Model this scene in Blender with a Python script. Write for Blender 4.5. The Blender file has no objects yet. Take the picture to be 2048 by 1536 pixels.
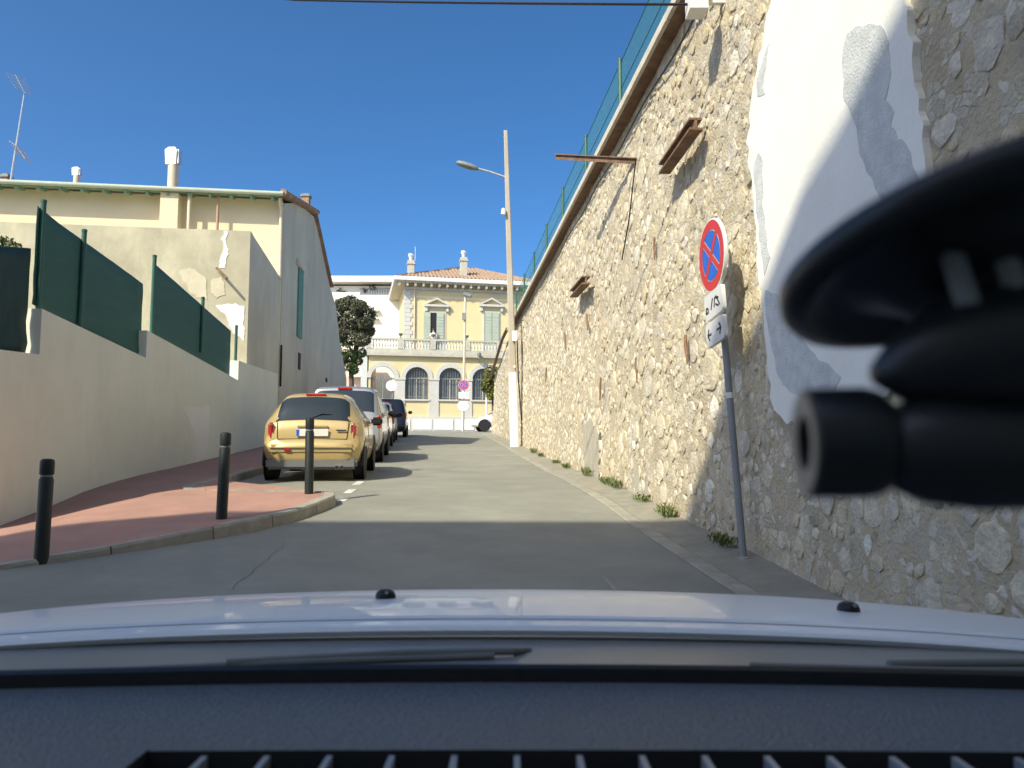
import bpy, math, random
from mathutils import Vector, Matrix, noise
rnd = random.Random(7)
SC = bpy.context.scene
COL = SC.collection
# ------------------------------------------------------------------ camera, sky, sun, exposure
F = 1538.0; PITCH = math.radians(5.0); EZ = 1.20
cam = bpy.data.cameras.new('camera'); cam.sensor_width = 36; cam.lens = 36*F/2048
cam.clip_start = 0.02; cam.clip_end = 2000
cam.dof.use_dof = True; cam.dof.focus_distance = 5.5; cam.dof.aperture_fstop = 7.5
co = bpy.data.objects.new('camera', cam); COL.objects.link(co)
co.location = (0, 0, EZ); co.rotation_euler = (math.pi/2+PITCH, 0, 0); SC.camera = co
SUN = Vector((.68, .85, -.98)).normalized()          # direction the light travels
w = bpy.data.worlds.new('World'); SC.world = w; w.use_nodes = True
nt = w.node_tree; sky = nt.nodes.new('ShaderNodeTexSky'); sky.sky_type = 'NISHITA'; sky.sun_disc = False
sky.sun_elevation = math.asin(-SUN.z); sky.sun_rotation = math.atan2(-SUN.x, -SUN.y)
sky.air_density = .5; sky.dust_density = 2.3; sky.ozone_density = 5.0; sky.altitude = 100
bg = nt.nodes['Background']; bg.inputs['Strength'].default_value = .12
hs = nt.nodes.new('ShaderNodeHueSaturation'); hs.inputs['Saturation'].default_value = 1.19; hs.inputs['Hue'].default_value = .493; hs.inputs['Value'].default_value = 1.0
nt.links.new(sky.outputs[0], hs.inputs['Color']); nt.links.new(hs.outputs[0], bg.inputs['Color'])
sl = bpy.data.lights.new('sun', 'SUN'); sl.energy = 2.7; sl.angle = math.radians(.53); sl.color = (1, .93, .72)
so = bpy.data.objects.new('sun', sl); COL.objects.link(so); so.rotation_euler = SUN.to_track_quat('-Z', 'Y').to_euler()
so.location = (-20, -25, 40)
SC.view_settings.view_transform = 'Standard'; SC.view_settings.look = 'None'
SC.view_settings.exposure = 1.1; SC.view_settings.gamma = 1; SC.view_settings.use_curve_mapping = False
SC.render.engine = 'CYCLES'; SC.cycles.max_bounces = 6; SC.cycles.transparent_max_bounces = 12

# ------------------------------------------------------------------ helpers
def ray(px, row):
    u = (px-1024)/F; v = (768-row)/F
    return Vector((u, math.cos(PITCH)-math.sin(PITCH)*v, math.sin(PITCH)+math.cos(PITCH)*v))
def P(px, row, d):
    r = ray(px, row); return Vector((0, 0, EZ))+r*(d/r.y)
def proj(p):
    x, y, z = p[0], p[1], p[2]-EZ
    f = y*math.cos(PITCH)+z*math.sin(PITCH); v = -y*math.sin(PITCH)+z*math.cos(PITCH)
    return (1024+F*x/f, 768-F*v/f) if f > .01 else (-9999, -9999)
def hit(px, row, o, n):
    r = ray(px, row); e = Vector((0, 0, EZ)); return e+r*((o-e).dot(n)/r.dot(n))

OFF = {}
def tag(o, label=None, cat=None, group=None, kind=None):
    if label: o['label'] = label
    if cat: o['category'] = cat
    if group: o['group'] = group
    if kind: o['kind'] = kind
    return o
def thing(name, label, cat, loc=(0, 0, 0), rot=None, group=None):
    o = bpy.data.objects.new(name, None); COL.objects.link(o); o.location = loc
    if rot is not None: o.rotation_euler = rot
    o.empty_display_size = .3; OFF[o] = Vector(loc)
    return tag(o, label, cat, group)
class MB:
    def __init__(s): s.v = []; s.f = []; s.m = []; s.mi = 0
    def add(s, vs, fs):
        b = len(s.v); s.v += [tuple(v) for v in vs]
        for f in fs: s.f.append(tuple(b+i for i in f)); s.m.append(s.mi)
        return s
    def box(s, a, b):
        x0, y0, z0 = a; x1, y1, z1 = b
        return s.hexa([(x0,y0,z0),(x1,y0,z0),(x1,y1,z0),(x0,y1,z0),(x0,y0,z1),(x1,y0,z1),(x1,y1,z1),(x0,y1,z1)])
    def hexa(s, v):
        return s.add(v, [(0,3,2,1),(4,5,6,7),(0,1,5,4),(1,2,6,5),(2,3,7,6),(3,0,4,7)])
    def obox(s, c, ax, ay, az, hx, hy, hz):
        c = Vector(c); X = Vector(ax).normalized()*hx; Y = Vector(ay).normalized()*hy; Z = Vector(az).normalized()*hz
        return s.hexa([c-X-Y-Z, c+X-Y-Z, c+X+Y-Z, c-X+Y-Z, c-X-Y+Z, c+X-Y+Z, c+X+Y+Z, c-X+Y+Z])
    def bar(s, a, b, wx, wy, up=(0, 0, 1)):
        a = Vector(a); b = Vector(b); d = (b-a).normalized(); U = Vector(up)
        if abs(d.dot(U)) > .95: U = Vector((0, 1, 0))
        X = d.cross(U).normalized(); Y = X.cross(d)
        return s.obox((a+b)/2, X, Y, d, wx/2, wy/2, (b-a).length/2)
    def prism(s, poly, d):
        n = len(poly); d = Vector(d); p = [Vector(q) for q in poly]
        return s.add(p+[q+d for q in p], [tuple(range(n-1, -1, -1)), tuple(range(n, 2*n))]+[(i, (i+1) % n, n+(i+1) % n, n+i) for i in range(n)])
    def tube(s, path, r, n=10, caps=True):
        path = [Vector(p) for p in path]; k = len(path); rs = r if isinstance(r, (list, tuple)) else [r]*k
        vs = []; ref = None
        for i, p in enumerate(path):
            d = (path[min(i+1, k-1)]-path[max(i-1, 0)]).normalized()
            if ref is None:
                ref = Vector((0, 0, 1)) if abs(d.z) < .9 else Vector((1, 0, 0))
            X = d.cross(ref).normalized(); Y = X.cross(d).normalized(); ref = Y if abs(d.dot(Y)) < .9 else ref
            for j in range(n):
                a = 2*math.pi*j/n; vs.append(p+(X*math.cos(a)+Y*math.sin(a))*rs[i])
        fs = [(i*n+j, i*n+(j+1) % n, (i+1)*n+(j+1) % n, (i+1)*n+j) for i in range(k-1) for j in range(n)]
        if caps: fs += [tuple(range(n-1, -1, -1)), tuple((k-1)*n+j for j in range(n))]
        return s.add(vs, fs)
    def lathe(s, prof, c=(0, 0, 0), axis=(0, 0, 1), n=16, caps=True):
        A = Vector(axis).normalized(); ref = Vector((1, 0, 0)) if abs(A.x) < .9 else Vector((0, 1, 0))
        X = A.cross(ref).normalized(); Y = A.cross(X); c = Vector(c); k = len(prof); vs = []
        for r, h in prof:
            for j in range(n):
                a = 2*math.pi*j/n; vs.append(c+A*h+(X*math.cos(a)+Y*math.sin(a))*r)
        fs = [(i*n+j, i*n+(j+1) % n, (i+1)*n+(j+1) % n, (i+1)*n+j) for i in range(k-1) for j in range(n)]
        if caps: fs += [tuple(range(n-1, -1, -1)), tuple((k-1)*n+j for j in range(n))]
        return s.add(vs, fs)
    def grid(s, rows):
        k = len(rows); n = len(rows[0])
        return s.add([p for r in rows for p in r], [(i*n+j, i*n+j+1, (i+1)*n+j+1, (i+1)*n+j) for i in range(k-1) for j in range(n-1)])
    def build(s, name, m, parent=None, smooth=False, local=False, bevel=0, label=None, kind=None):
        me = bpy.data.meshes.new(name); off = Vector((0, 0, 0))
        if parent is not None and not local: off = OFF.get(parent, off)
        me.from_pydata([Vector(v)-off for v in s.v], [], s.f)
        for q in (m if isinstance(m, (list, tuple)) else [m]): me.materials.append(q)
        if isinstance(m, (list, tuple)): me.polygons.foreach_set('material_index', s.m)
        o = bpy.data.objects.new(name, me); COL.objects.link(o)
        import bmesh
        bm = bmesh.new(); bm.from_mesh(me); bmesh.ops.recalc_face_normals(bm, faces=bm.faces)
        if bevel:
            bmesh.ops.remove_doubles(bm, verts=bm.verts, dist=1e-5)
            bmesh.ops.bevel(bm, geom=bm.edges[:]+bm.verts[:], offset=bevel, segments=2, affect='EDGES', clamp_overlap=True)
        if smooth:
            for e in bm.edges:
                e.smooth = not (len(e.link_faces) == 2 and e.calc_face_angle(0) > math.radians(smooth if smooth > 1 else 38))
            for f in bm.faces: f.smooth = True
        bm.to_mesh(me); bm.free()
        if parent is not None:
            o.parent = parent; OFF[o] = off if not local else Vector((0, 0, 0))
        return tag(o, label, None, None, kind)
def dup(o, parent, loc=None):
    c = o.copy(); COL.objects.link(c); c.parent = parent
    if loc is not None: c.location = loc
    return c

def mat(name, col, rough=.8, var=.12, scale=3.0, bump=.15, bscale=60, metal=0, spec=.4, col2=None, stain=None, stain_amt=.5, stain_scale=.6, coat=0, coords='Object', stretch=None):
    m = bpy.data.materials.new(name); m.use_nodes = True; t = m.node_tree; N = t.nodes; L = t.links
    b = N['Principled BSDF']; b.inputs['Roughness'].default_value = rough; b.inputs['Metallic'].default_value = metal
    b.inputs['Specular IOR Level'].default_value = spec; b.inputs['Coat Weight'].default_value = coat
    b.inputs['Coat Roughness'].default_value = .04
    c = tuple(col)+(1,)
    tc = N.new('ShaderNodeTexCoord'); src = tc.outputs[coords]
    if stretch:
        mp = N.new('ShaderNodeMapping'); mp.inputs['Scale'].default_value = stretch; L.new(src, mp.inputs['Vector']); src = mp.outputs[0]
    out = None
    if var or col2:
        n1 = N.new('ShaderNodeTexNoise'); n1.inputs['Scale'].default_value = scale; n1.inputs['Detail'].default_value = 8; n1.inputs['Roughness'].default_value = .65
        L.new(src, n1.inputs['Vector'])
        r = N.new('ShaderNodeValToRGB'); r.color_ramp.elements[0].position = .3; r.color_ramp.elements[1].position = .7
        r.color_ramp.elements[0].color = tuple(max(0, x*(1-var)) for x in col)+(1,)
        r.color_ramp.elements[1].color = (tuple(col2)+(1,)) if col2 else tuple(min(1, x*(1+var)) for x in col)+(1,)
        L.new(n1.outputs['Fac'], r.inputs[0]); out = r.outputs[0]
    if stain:
        n2 = N.new('ShaderNodeTexNoise'); n2.inputs['Scale'].default_value = stain_scale; n2.inputs['Detail'].default_value = 9; n2.inputs['Roughness'].default_value = .7
        mp2 = N.new('ShaderNodeMapping'); mp2.inputs['Location'].default_value = (3.1, 7.7, 1.3); mp2.inputs['Scale'].default_value = (1, 1, .45)
        L.new(src, mp2.inputs['Vector']); L.new(mp2.outputs[0], n2.inputs['Vector'])
        r2 = N.new('ShaderNodeValToRGB'); r2.color_ramp.elements[0].position = .48; r2.color_ramp.elements[1].position = .72
        r2.color_ramp.elements[0].color = (0, 0, 0, 1); r2.color_ramp.elements[1].color = (stain_amt,)*3+(1,)
        L.new(n2.outputs['Fac'], r2.inputs[0])
        mx = N.new('ShaderNodeMix'); mx.data_type = 'RGBA'; L.new(r2.outputs[0], mx.inputs[0])
        if out: L.new(out, mx.inputs[6])
        else: mx.inputs[6].default_value = c
        mx.inputs[7].default_value = tuple(stain)+(1,); out = mx.outputs[2]
    if out: L.new(out, b.inputs['Base Color'])
    else: b.inputs['Base Color'].default_value = c
    if bump:
        nb = N.new('ShaderNodeTexNoise'); nb.inputs['Scale'].default_value = bscale; nb.inputs['Detail'].default_value = 6
        L.new(src, nb.inputs['Vector']); bp = N.new('ShaderNodeBump'); bp.inputs['Strength'].default_value = bump; bp.inputs['Distance'].default_value = .02
        L.new(nb.outputs['Fac'], bp.inputs['Height']); L.new(bp.outputs[0], b.inputs['Normal'])
    return m
def mat_net(name, col, alpha):
    m = mat(name, col, .8, .1, 2, 0); t = m.node_tree; b = t.nodes['Principled BSDF']; b.inputs['Alpha'].default_value = alpha; return m
def mat_stone(name, cols, pos):
    m = mat(name, (.5,.5,.5), .92, .28, 9, .9, 30); t = m.node_tree; N = t.nodes; L = t.links
    at = N.new('ShaderNodeAttribute'); at.attribute_name = 'tint'; r = N.new('ShaderNodeValToRGB'); e = r.color_ramp.elements
    while len(e) < len(cols): e.new(.5)
    for i, c in enumerate(cols): e[i].position = pos[i]; e[i].color = tuple(c)+(1,)
    L.new(at.outputs['Fac'], r.inputs[0])
    b = N['Principled BSDF']; old = b.inputs['Base Color'].links[0].from_socket
    mx = N.new('ShaderNodeMix'); mx.data_type = 'RGBA'; mx.blend_type = 'MULTIPLY'; mx.inputs[0].default_value = 1
    sc = N.new('ShaderNodeMix'); sc.data_type = 'RGBA'; sc.blend_type = 'MULTIPLY'; sc.inputs[0].default_value = 1; sc.inputs[7].default_value = (2, 2, 2, 1); sc.clamp_result = False
    L.new(old, sc.inputs[6]); L.new(r.outputs[0], mx.inputs[6]); L.new(sc.outputs[2], mx.inputs[7]); tc = N.new('ShaderNodeTexCoord'); prev = mx.outputs[2]
    for sc_, lo, hi, c_, k in ((.55, .50, .68, (.60,.45,.25), .55), (.9, .54, .70, (.36,.34,.30), .5)):
        nz = N.new('ShaderNodeTexNoise'); nz.inputs['Scale'].default_value = sc_; nz.inputs['Detail'].default_value = 7; nz.inputs['Roughness'].default_value = .65; L.new(tc.outputs['Object'], nz.inputs['Vector'])
        rr = N.new('ShaderNodeValToRGB'); rr.color_ramp.elements[0].position = lo; rr.color_ramp.elements[1].position = hi; rr.color_ramp.elements[1].color = (k, k, k, 1); L.new(nz.outputs['Fac'], rr.inputs[0])
        m2 = N.new('ShaderNodeMix'); m2.data_type = 'RGBA'; L.new(rr.outputs[0], m2.inputs[0]); L.new(prev, m2.inputs[6]); m2.inputs[7].default_value = tuple(c_)+(1,); prev = m2.outputs[2]
    L.new(prev, b.inputs['Base Color'])
    return m
M = {}
M['ground'] = mat('earth', (.22,.20,.15), .95, .2, 1, .3, 10)
M['asphalt'] = mat('asphalt', (.255,.254,.212), .88, .16, 1.1, .35, 220, stain=(.20,.199,.172), stain_amt=.6, stain_scale=.45)
M['pave'] = mat('red_asphalt', (.40,.225,.175), .9, .12, 2, .35, 200, stain=(.30,.20,.165), stain_amt=.6, stain_scale=1.2)
M['kerb'] = mat('kerb_concrete', (.33,.31,.255), .9, .2, 6, .3, 90)
M['gutter'] = mat('gutter_concrete', (.325,.31,.25), .9, .2, 5, .4, 90, stain=(.2,.19,.16), stain_amt=.7, stain_scale=2)
M['paint'] = mat('road_paint', (.66,.65,.6), .7, .12, 12, .2, 90, stain=(.25,.24,.21), stain_amt=.8, stain_scale=7)
M['mortar'] = mat('lime_mortar', (.55,.455,.305), .95, .22, 2.2, .9, 34, col2=(.63,.545,.39), stain=(.38,.32,.23), stain_amt=.7, stain_scale=1.1)
def frag(m, scale, cols):
    t = m.node_tree; N = t.nodes; L = t.links; b = N['Principled BSDF']; old = b.inputs['Base Color'].links[0].from_socket
    tc = N.new('ShaderNodeTexCoord'); nz = N.new('ShaderNodeTexNoise'); nz.inputs['Scale'].default_value = 9; L.new(tc.outputs['Object'], nz.inputs['Vector'])
    ad = N.new('ShaderNodeVectorMath'); ad.operation = 'MULTIPLY_ADD'; ad.inputs[1].default_value = (.12,.12,.12); L.new(nz.outputs['Color'], ad.inputs[0]); L.new(tc.outputs['Object'], ad.inputs[2])
    v = N.new('ShaderNodeTexVoronoi'); v.inputs['Scale'].default_value = scale; L.new(ad.outputs[0], v.inputs['Vector'])
    v2 = N.new('ShaderNodeTexVoronoi'); v2.feature = 'DISTANCE_TO_EDGE'; v2.inputs['Scale'].default_value = scale; L.new(ad.outputs[0], v2.inputs['Vector'])
    sp_ = N.new('ShaderNodeSeparateColor'); L.new(v.outputs['Color'], sp_.inputs[0])
    r = N.new('ShaderNodeValToRGB'); e = r.color_ramp.elements; e[0].position = .45; e[1].position = .6; L.new(sp_.outputs[0], r.inputs[0])
    g = N.new('ShaderNodeValToRGB'); g.color_ramp.elements[0].position = .05; g.color_ramp.elements[1].position = .13; L.new(v2.outputs['Distance'], g.inputs[0])
    mu = N.new('ShaderNodeMath'); mu.operation = 'MULTIPLY'; L.new(r.outputs[0], mu.inputs[0]); L.new(g.outputs[0], mu.inputs[1])
    c = N.new('ShaderNodeValToRGB'); ce = c.color_ramp.elements; ce[0].color = tuple(cols[0])+(1,); ce[1].color = tuple(cols[1])+(1,); L.new(sp_.outputs[1], c.inputs[0])
    mx = N.new('ShaderNodeMix'); mx.data_type = 'RGBA'; L.new(mu.outputs[0], mx.inputs[0]); L.new(old, mx.inputs[6]); L.new(c.outputs[0], mx.inputs[7]); L.new(mx.outputs[2], b.inputs['Base Color'])
    bp0 = b.inputs['Normal'].links[0].from_node; bp = N.new('ShaderNodeBump'); bp.inputs['Strength'].default_value = .35; bp.inputs['Distance'].default_value = .012; L.new(mu.outputs[0], bp.inputs['Height']); L.new(bp0.outputs[0], bp.inputs['Normal']); L.new(bp.outputs[0], b.inputs['Normal'])
frag(M['mortar'], 13, [(.44,.39,.30),(.68,.64,.54)])
M['stone'] = mat_stone('rubble_stone', [(.42,.37,.28),(.59,.51,.36),(.67,.60,.45),(.60,.55,.45),(.79,.75,.65)], [0,.25,.5,.8,1])
M['plaster'] = mat('white_plaster', (.86,.85,.79), .85, .05, 2, .15, 30)
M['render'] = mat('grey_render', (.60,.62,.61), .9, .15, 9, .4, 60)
M['cement'] = mat('cement_wash', (.44,.41,.34), .95, .2, 5, .8, 30, stain=(.52,.45,.33), stain_amt=.8, stain_scale=2.5)
M['palepatch'] = mat('pale_patch_render', (.60,.55,.40), .9, .12, 3, .2, 40)
M['crack'] = mat('crack_dirt', (.15,.15,.135), .95, .2, 10, 0)
M['bwall2'] = mat('repainted_render', (.86,.85,.77), .9, .05, 2, .1, 90)
M['verge'] = mat('dusty_verge', (.27,.26,.21), .95, .2, 3, .5, 120, stain=(.36,.32,.24), stain_amt=.7, stain_scale=2.0)
M['coping'] = mat('coping_concrete', (.62,.57,.48), .85, .15, 5, .2, 50)
M['rust'] = mat('rusty_steel', (.17,.095,.06), .85, .35, 6, .3, 60, col2=(.27,.17,.11))
M['rustlt'] = mat('rust_orange', (.24,.14,.085), .9, .3, 8, .3, 60)
M['greenpost'] = mat('green_post_paint', (.035,.12,.085), .45, .12, 5, .05)
M['greennet'] = mat_net('green_netting', (.05,.20,.13), .36)
M['screen'] = mat('green_privacy_screen', (.045,.13,.105), .75, .12, 1.5, .25, 120, stretch=(1,1,8))
M['screen_old'] = mat('worn_green_screen', (.018,.055,.052), .75, .3, 4, .3, 60, stretch=(1,1,.5))
M['bwall'] = mat('beige_rendered_wall', (.80,.81,.67), .9, .06, .8, .2, 120, stain=(.68,.65,.55), stain_amt=.6, stain_scale=.8)
M['housecream'] = mat('cream_facade', (.74,.64,.44), .85, .05, 1, .1, 60)
M['houserender'] = mat('rough_render', (.44,.41,.29), .9, .16, 1.1, .3, 40, col2=(.53,.49,.36), stain=(.74,.68,.48), stain_amt=.85, stain_scale=.55)
M['houseside'] = mat('stained_side_render', (.62,.58,.45), .9, .10, .7, .25, 40, stain=(.42,.39,.31), stain_amt=.8, stain_scale=.35, stretch=(1,1,.7))
M['soffit'] = mat('green_soffit', (.20,.33,.24), .7, .12, 3, .1)
M['terracotta'] = mat('terracotta', (.30,.19,.13), .9, .25, 5, .3, 30, col2=(.44,.31,.21))
M['white'] = mat('white_paint', (.80,.79,.75), .6, .05, 4, .05)
M['pipe'] = mat('cream_pipe', (.66,.57,.42), .5, .1, 4, .05)
M['pipebrown'] = mat('brown_pipe', (.42,.27,.18), .6, .1, 4, .05)
M['galv'] = mat('galvanised_metal', (.55,.56,.56), .4, .15, 8, .05, metal=.6)
M['signgrey'] = mat('grey_painted_steel', (.23,.25,.27), .5, .08, 5, .05)
M['shutter'] = mat('green_shutter', (.12,.27,.20), .7, .12, 4, .1)
M['dark'] = mat('dark_interior', (.02,.02,.022), .8, 0, 1, 0)
M['black'] = mat('black_plastic', (.012,.013,.015), .45, 0, 1, .1, 200)
M['bollard'] = mat('dark_green_black_paint', (.014,.02,.02), .5, .2, 6, .05)
M['concretepole'] = mat('weathered_concrete', (.43,.38,.30), .9, .15, 2, .25, 40, stretch=(1,1,.2))
M['lampgrey'] = mat('lamp_grey', (.21,.23,.21), .5, .1, 4, .05)
M['red'] = mat('sign_red', (.62,.04,.035), .4, .05, 4, 0)
M['blue'] = mat('sign_blue', (.02,.14,.62), .4, .05, 4, 0)
M['signwhite'] = mat('sign_white', (.72,.72,.70), .45, .04, 6, 0)
M['signblack'] = mat('sign_black', (.03,.03,.035), .5, 0, 1, 0)
M['leaf'] = mat('leaf_green', (.055,.10,.03), .7, .5, 1.2, 0, col2=(.10,.16,.045))
M['leafdk'] = mat('pine_green', (.075,.09,.05), .75, .5, .9, 0, col2=(.16,.165,.095))
M['leafol'] = mat('olive_green', (.12,.14,.03), .75, .4, 1.2, 0, col2=(.2,.21,.05))
M['weed'] = mat('weed_green', (.10,.16,.04), .7, .4, 6, 0, col2=(.22,.24,.09))
M['bark'] = mat('bark', (.12,.09,.065), .95, .3, 5, .5, 30)
M['yellow'] = mat('ochre_facade', (.68,.58,.33), .88, .05, .8, .1, 40)
M['trim'] = mat('pale_stone_trim', (.56,.55,.50), .85, .07, 3, .1, 40)
M['balu'] = mat('weathered_balustrade', (.50,.48,.40), .9, .15, 3, .2, 40)
M['glassdk'] = mat('window_glass', (.16,.175,.18), .15, 0, 1, 0, spec=.6)
M['curtain'] = mat('curtain', (.55,.55,.52), .9, .1, 3, 0)
M['shutpale'] = mat('pale_green_shutter', (.42,.47,.38), .7, .08, 3, .1)
M['aptwhite'] = mat('apartment_white', (.82,.79,.70), .8, .03, 1, .05)
M['pink'] = mat('pink_facade', (.62,.46,.37), .85, .06, 1, .1)
M['gold'] = mat('gold_car_paint', (.50,.375,.165), .38, .03, 40, 0, metal=.3, spec=.5, coat=.7)
M['silver'] = mat('silver_car_paint', (.34,.35,.36), .35, .03, 40, 0, metal=.5, coat=.7)
M['whitecar'] = mat('white_car_paint', (.78,.78,.77), .3, .02, 20, 0, coat=.7)
M['blackcar'] = mat('black_car_paint', (.012,.012,.014), .25, 0, 20, 0, coat=.7)
M['carglass'] = mat('car_glass', (.022,.03,.033), .06, 0, 1, 0, spec=.7)
M['tyre'] = mat('tyre_rubber', (.018,.018,.018), .9, .2, 10, .2)
M['rim'] = mat('alloy_rim', (.42,.42,.43), .35, 0, 1, 0, metal=.7)
M['lightred'] = mat('tail_light_red', (.42,.02,.025), .15, 0, 1, 0, spec=.7, coat=.5)
M['chrome'] = mat('chrome', (.75,.75,.75), .15, 0, 1, 0, metal=1)
M['valance'] = mat('grey_valance', (.16,.165,.17), .5, .05, 4, 0)
M['hood'] = mat('white_hood_paint', (.88,.90,.91), .38, .015, 6, 0, spec=.5, coat=.35)
M['cowl'] = mat('grey_cowl', (.20,.205,.20), .38, .12, 5, .08, 300)
M['wiper'] = mat('wiper_grey', (.20,.205,.20), .5, .1, 8, 0)
M['dash'] = mat('dashboard_plastic', (.21,.245,.285), .42, .16, 160, .9, 260, spec=.5)
M['fin'] = mat('vent_fin', (.30,.31,.32), .4, 0, 1, 0)
M['mount'] = mat('mount_black', (.017,.019,.022), .38, 0, 1, 0, spec=.5)
M['mounttan'] = mat('mount_grey_face', (.36,.30,.24), .5, .1, 20, 0)
M['skin'] = mat('skin', (.50,.32,.23), .6, 0, 1, 0)
M['hair'] = mat('hair', (.06,.04,.03), .7, 0, 1, 0)
M['shirt'] = mat('white_shirt', (.70,.66,.62), .8, .05, 10, 0)
M['jeans'] = mat('blue_trousers', (.06,.10,.2), .8, .1, 10, 0)

# ------------------------------------------------------------------ ground profile
PR = [(-200,-1.5),(-40,-1.34),(-5,-1.25),(0,-1.2),(3,-1.09),(5,-.985),(6.5,-.90),(8.2,-.79),(10,-.64),(13,-.48),(15.5,-.39),(20,-.17),(25.3,.11),(30,.34),(36,.64),(42,.93),(47,1.18),(52,1.36),(60,1.45),(100,1.5),(900,1.5)]
def rz(y):
    for i in range(len(PR)-1):
        a, b = PR[i], PR[i+1]
        if y <= b[0] or i == len(PR)-2:
            m = (b[1]-a[1])/(b[0]-a[0])
            ma = ((b[1]-PR[i-1][1])/(b[0]-PR[i-1][0])) if i > 0 else m
            mb = ((PR[i+2][1]-a[1])/(PR[i+2][0]-a[0])) if i < len(PR)-2 else m
            h = b[0]-a[0]; t = max(0, min(1, (y-a[0])/h))
            return EZ+(2*t**3-3*t*t+1)*a[1]+(t**3-2*t*t+t)*h*ma+(-2*t**3+3*t*t)*b[1]+(t**3-t*t)*h*mb
def frange(a, b, n): return [a+(b-a)*i/n for i in range(n+1)]
YS = [-200,-100,-40,-20]+frange(-10, 20, 60)+frange(21, 60, 39)+[70,90,130,200,400,900]
mb = MB(); XS = [-600,-200,-80,-40,-20,-10,-5,0,5,10,20,40,80,200,600]
mb.grid([[(x, y, rz(y)-.012-(.45 if x <= -5 and 4.6 < y < 44 else 0)) for x in XS] for y in YS])
tag(mb.build('ground', M['ground'], smooth=1), kind='structure')

# right wall frame
WA, WB = 2.6, .086
def wx(y): return WA-WB*y
WT = Vector((-WB, 1, 0)).normalized(); WN = Vector((-1, -WB, 0)).normalized()
WO = Vector((WA, 0, 0)); CZ = EZ+4.85
# left lines
def lwx(y): return -5.4-.054*y
def sidex(y): return -6.69-.0766*(y-19.5)
# kerb / pavement stations: kerb x,y,height, wall x,y,z(eye-relative)
ST = [(-22,3.0,.03,-22,5.2,-1.12),(-9,4.3,.03,-9,6.8,-1.02),(-5.5,5.35,.03,-6.3,8.2,-.93),(-4.0,6.1,.03,-5.88,8.9,-.86),(-3.5,6.7,.06,-5.93,9.8,-.74),
 (-3.06,7.25,.10,-5.98,10.8,-.57),(-2.74,7.7,.12,-6.02,11.4,-.50),(-2.42,8.4,.12,-6.04,11.9,-.45),(-2.26,9.1,.12,-6.07,12.4,-.41),(-2.2,9.65,.12,-6.09,12.7,-.385),
 (-2.3,9.95,.12,-6.1,12.9,-.37),(-2.6,10.1,.12,-6.1,13.05,-.36),(-4.2,10.3,.12,-6.11,13.2,-.35),(-4.42,10.6,.12,-6.12,13.35,-.34),(-4.45,12,.12,-6.15,13.9,-.31),(-4.75,15,.12,-6.28,16.3,-.14),(-5.35,20,.12,-6.47,20,.12),(-6.5,30,.12,-7.52,30,.55),(-8.0,42,.12,-8.45,42,1.12)]
def pvz(x, y):
    h = .03+.09*max(0, min(1, (y-6.3)/1.2)); f = max(0, min(1, (-4.2-x)/1.8)); f = f*f*(3-2*f)
    return (rz(y)+h)*(1-f)+lbase(y)*f
def lbase(y):
    tab = [(2, EZ-1.15)]+[(s[4], EZ+s[5]) for s in ST[3:17]]+[(30, EZ+.55), (42, EZ+1.12)]
    for a, b in zip(tab[:-1], tab[1:]):
        if y <= b[0]: return a[1]+(b[1]-a[1])*(y-a[0])/(b[0]-a[0])
    return tab[-1][1]
# road
mb = MB(); rows = []
for y in YS:
    if -40 <= y <= 53:
        if y < 4.2: xl = -40
        elif y < 9.7:
            for a_, b_ in zip(ST[1:9], ST[2:10]):
                if y <= b_[1] or b_ is ST[9]: xl = a_[0]+(b_[0]-a_[0])*(y-a_[1])/(b_[1]-a_[1])-.1; break
        elif y < 10.15: xl = -2.4
        else: xl = -4.45-.117*max(0, y-12)-.1
        xr = wx(y)+.1 if y < 45 else 40
        if y >= 44.5: xl = -40
        rows.append([(xl+(xr-xl)*i/12, y, rz(y)) for i in range(13)])
mb.grid(rows); road = tag(mb.build('road', M['asphalt'], smooth=1), kind='structure')
# gutter strip and verge along the right wall
mb = MB(); mb2 = MB(); r1 = []; r2 = []
for y in frange(1.5, 44, 85):
    x = wx(y); wob = .015*noise.noise(Vector((0, y*.8, 3)))
    r1.append([(x-.62+wob, y, rz(y)+.004), (x-.60+wob, y, rz(y)+.012), (x-.47+wob, y, rz(y)+.012), (x-.45+wob, y, rz(y)+.004)])
    r2.append([(x-.45+wob, y, rz(y)+.005), (x-.2, y, rz(y)+.018), (x+.05, y, rz(y)+.035)])
tag(mb.grid(r1).build('gutter', M['gutter'], road), kind='structure'); tag(mb2.grid(r2).build('verge', M['verge'], road, smooth=1), kind='structure')
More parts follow.
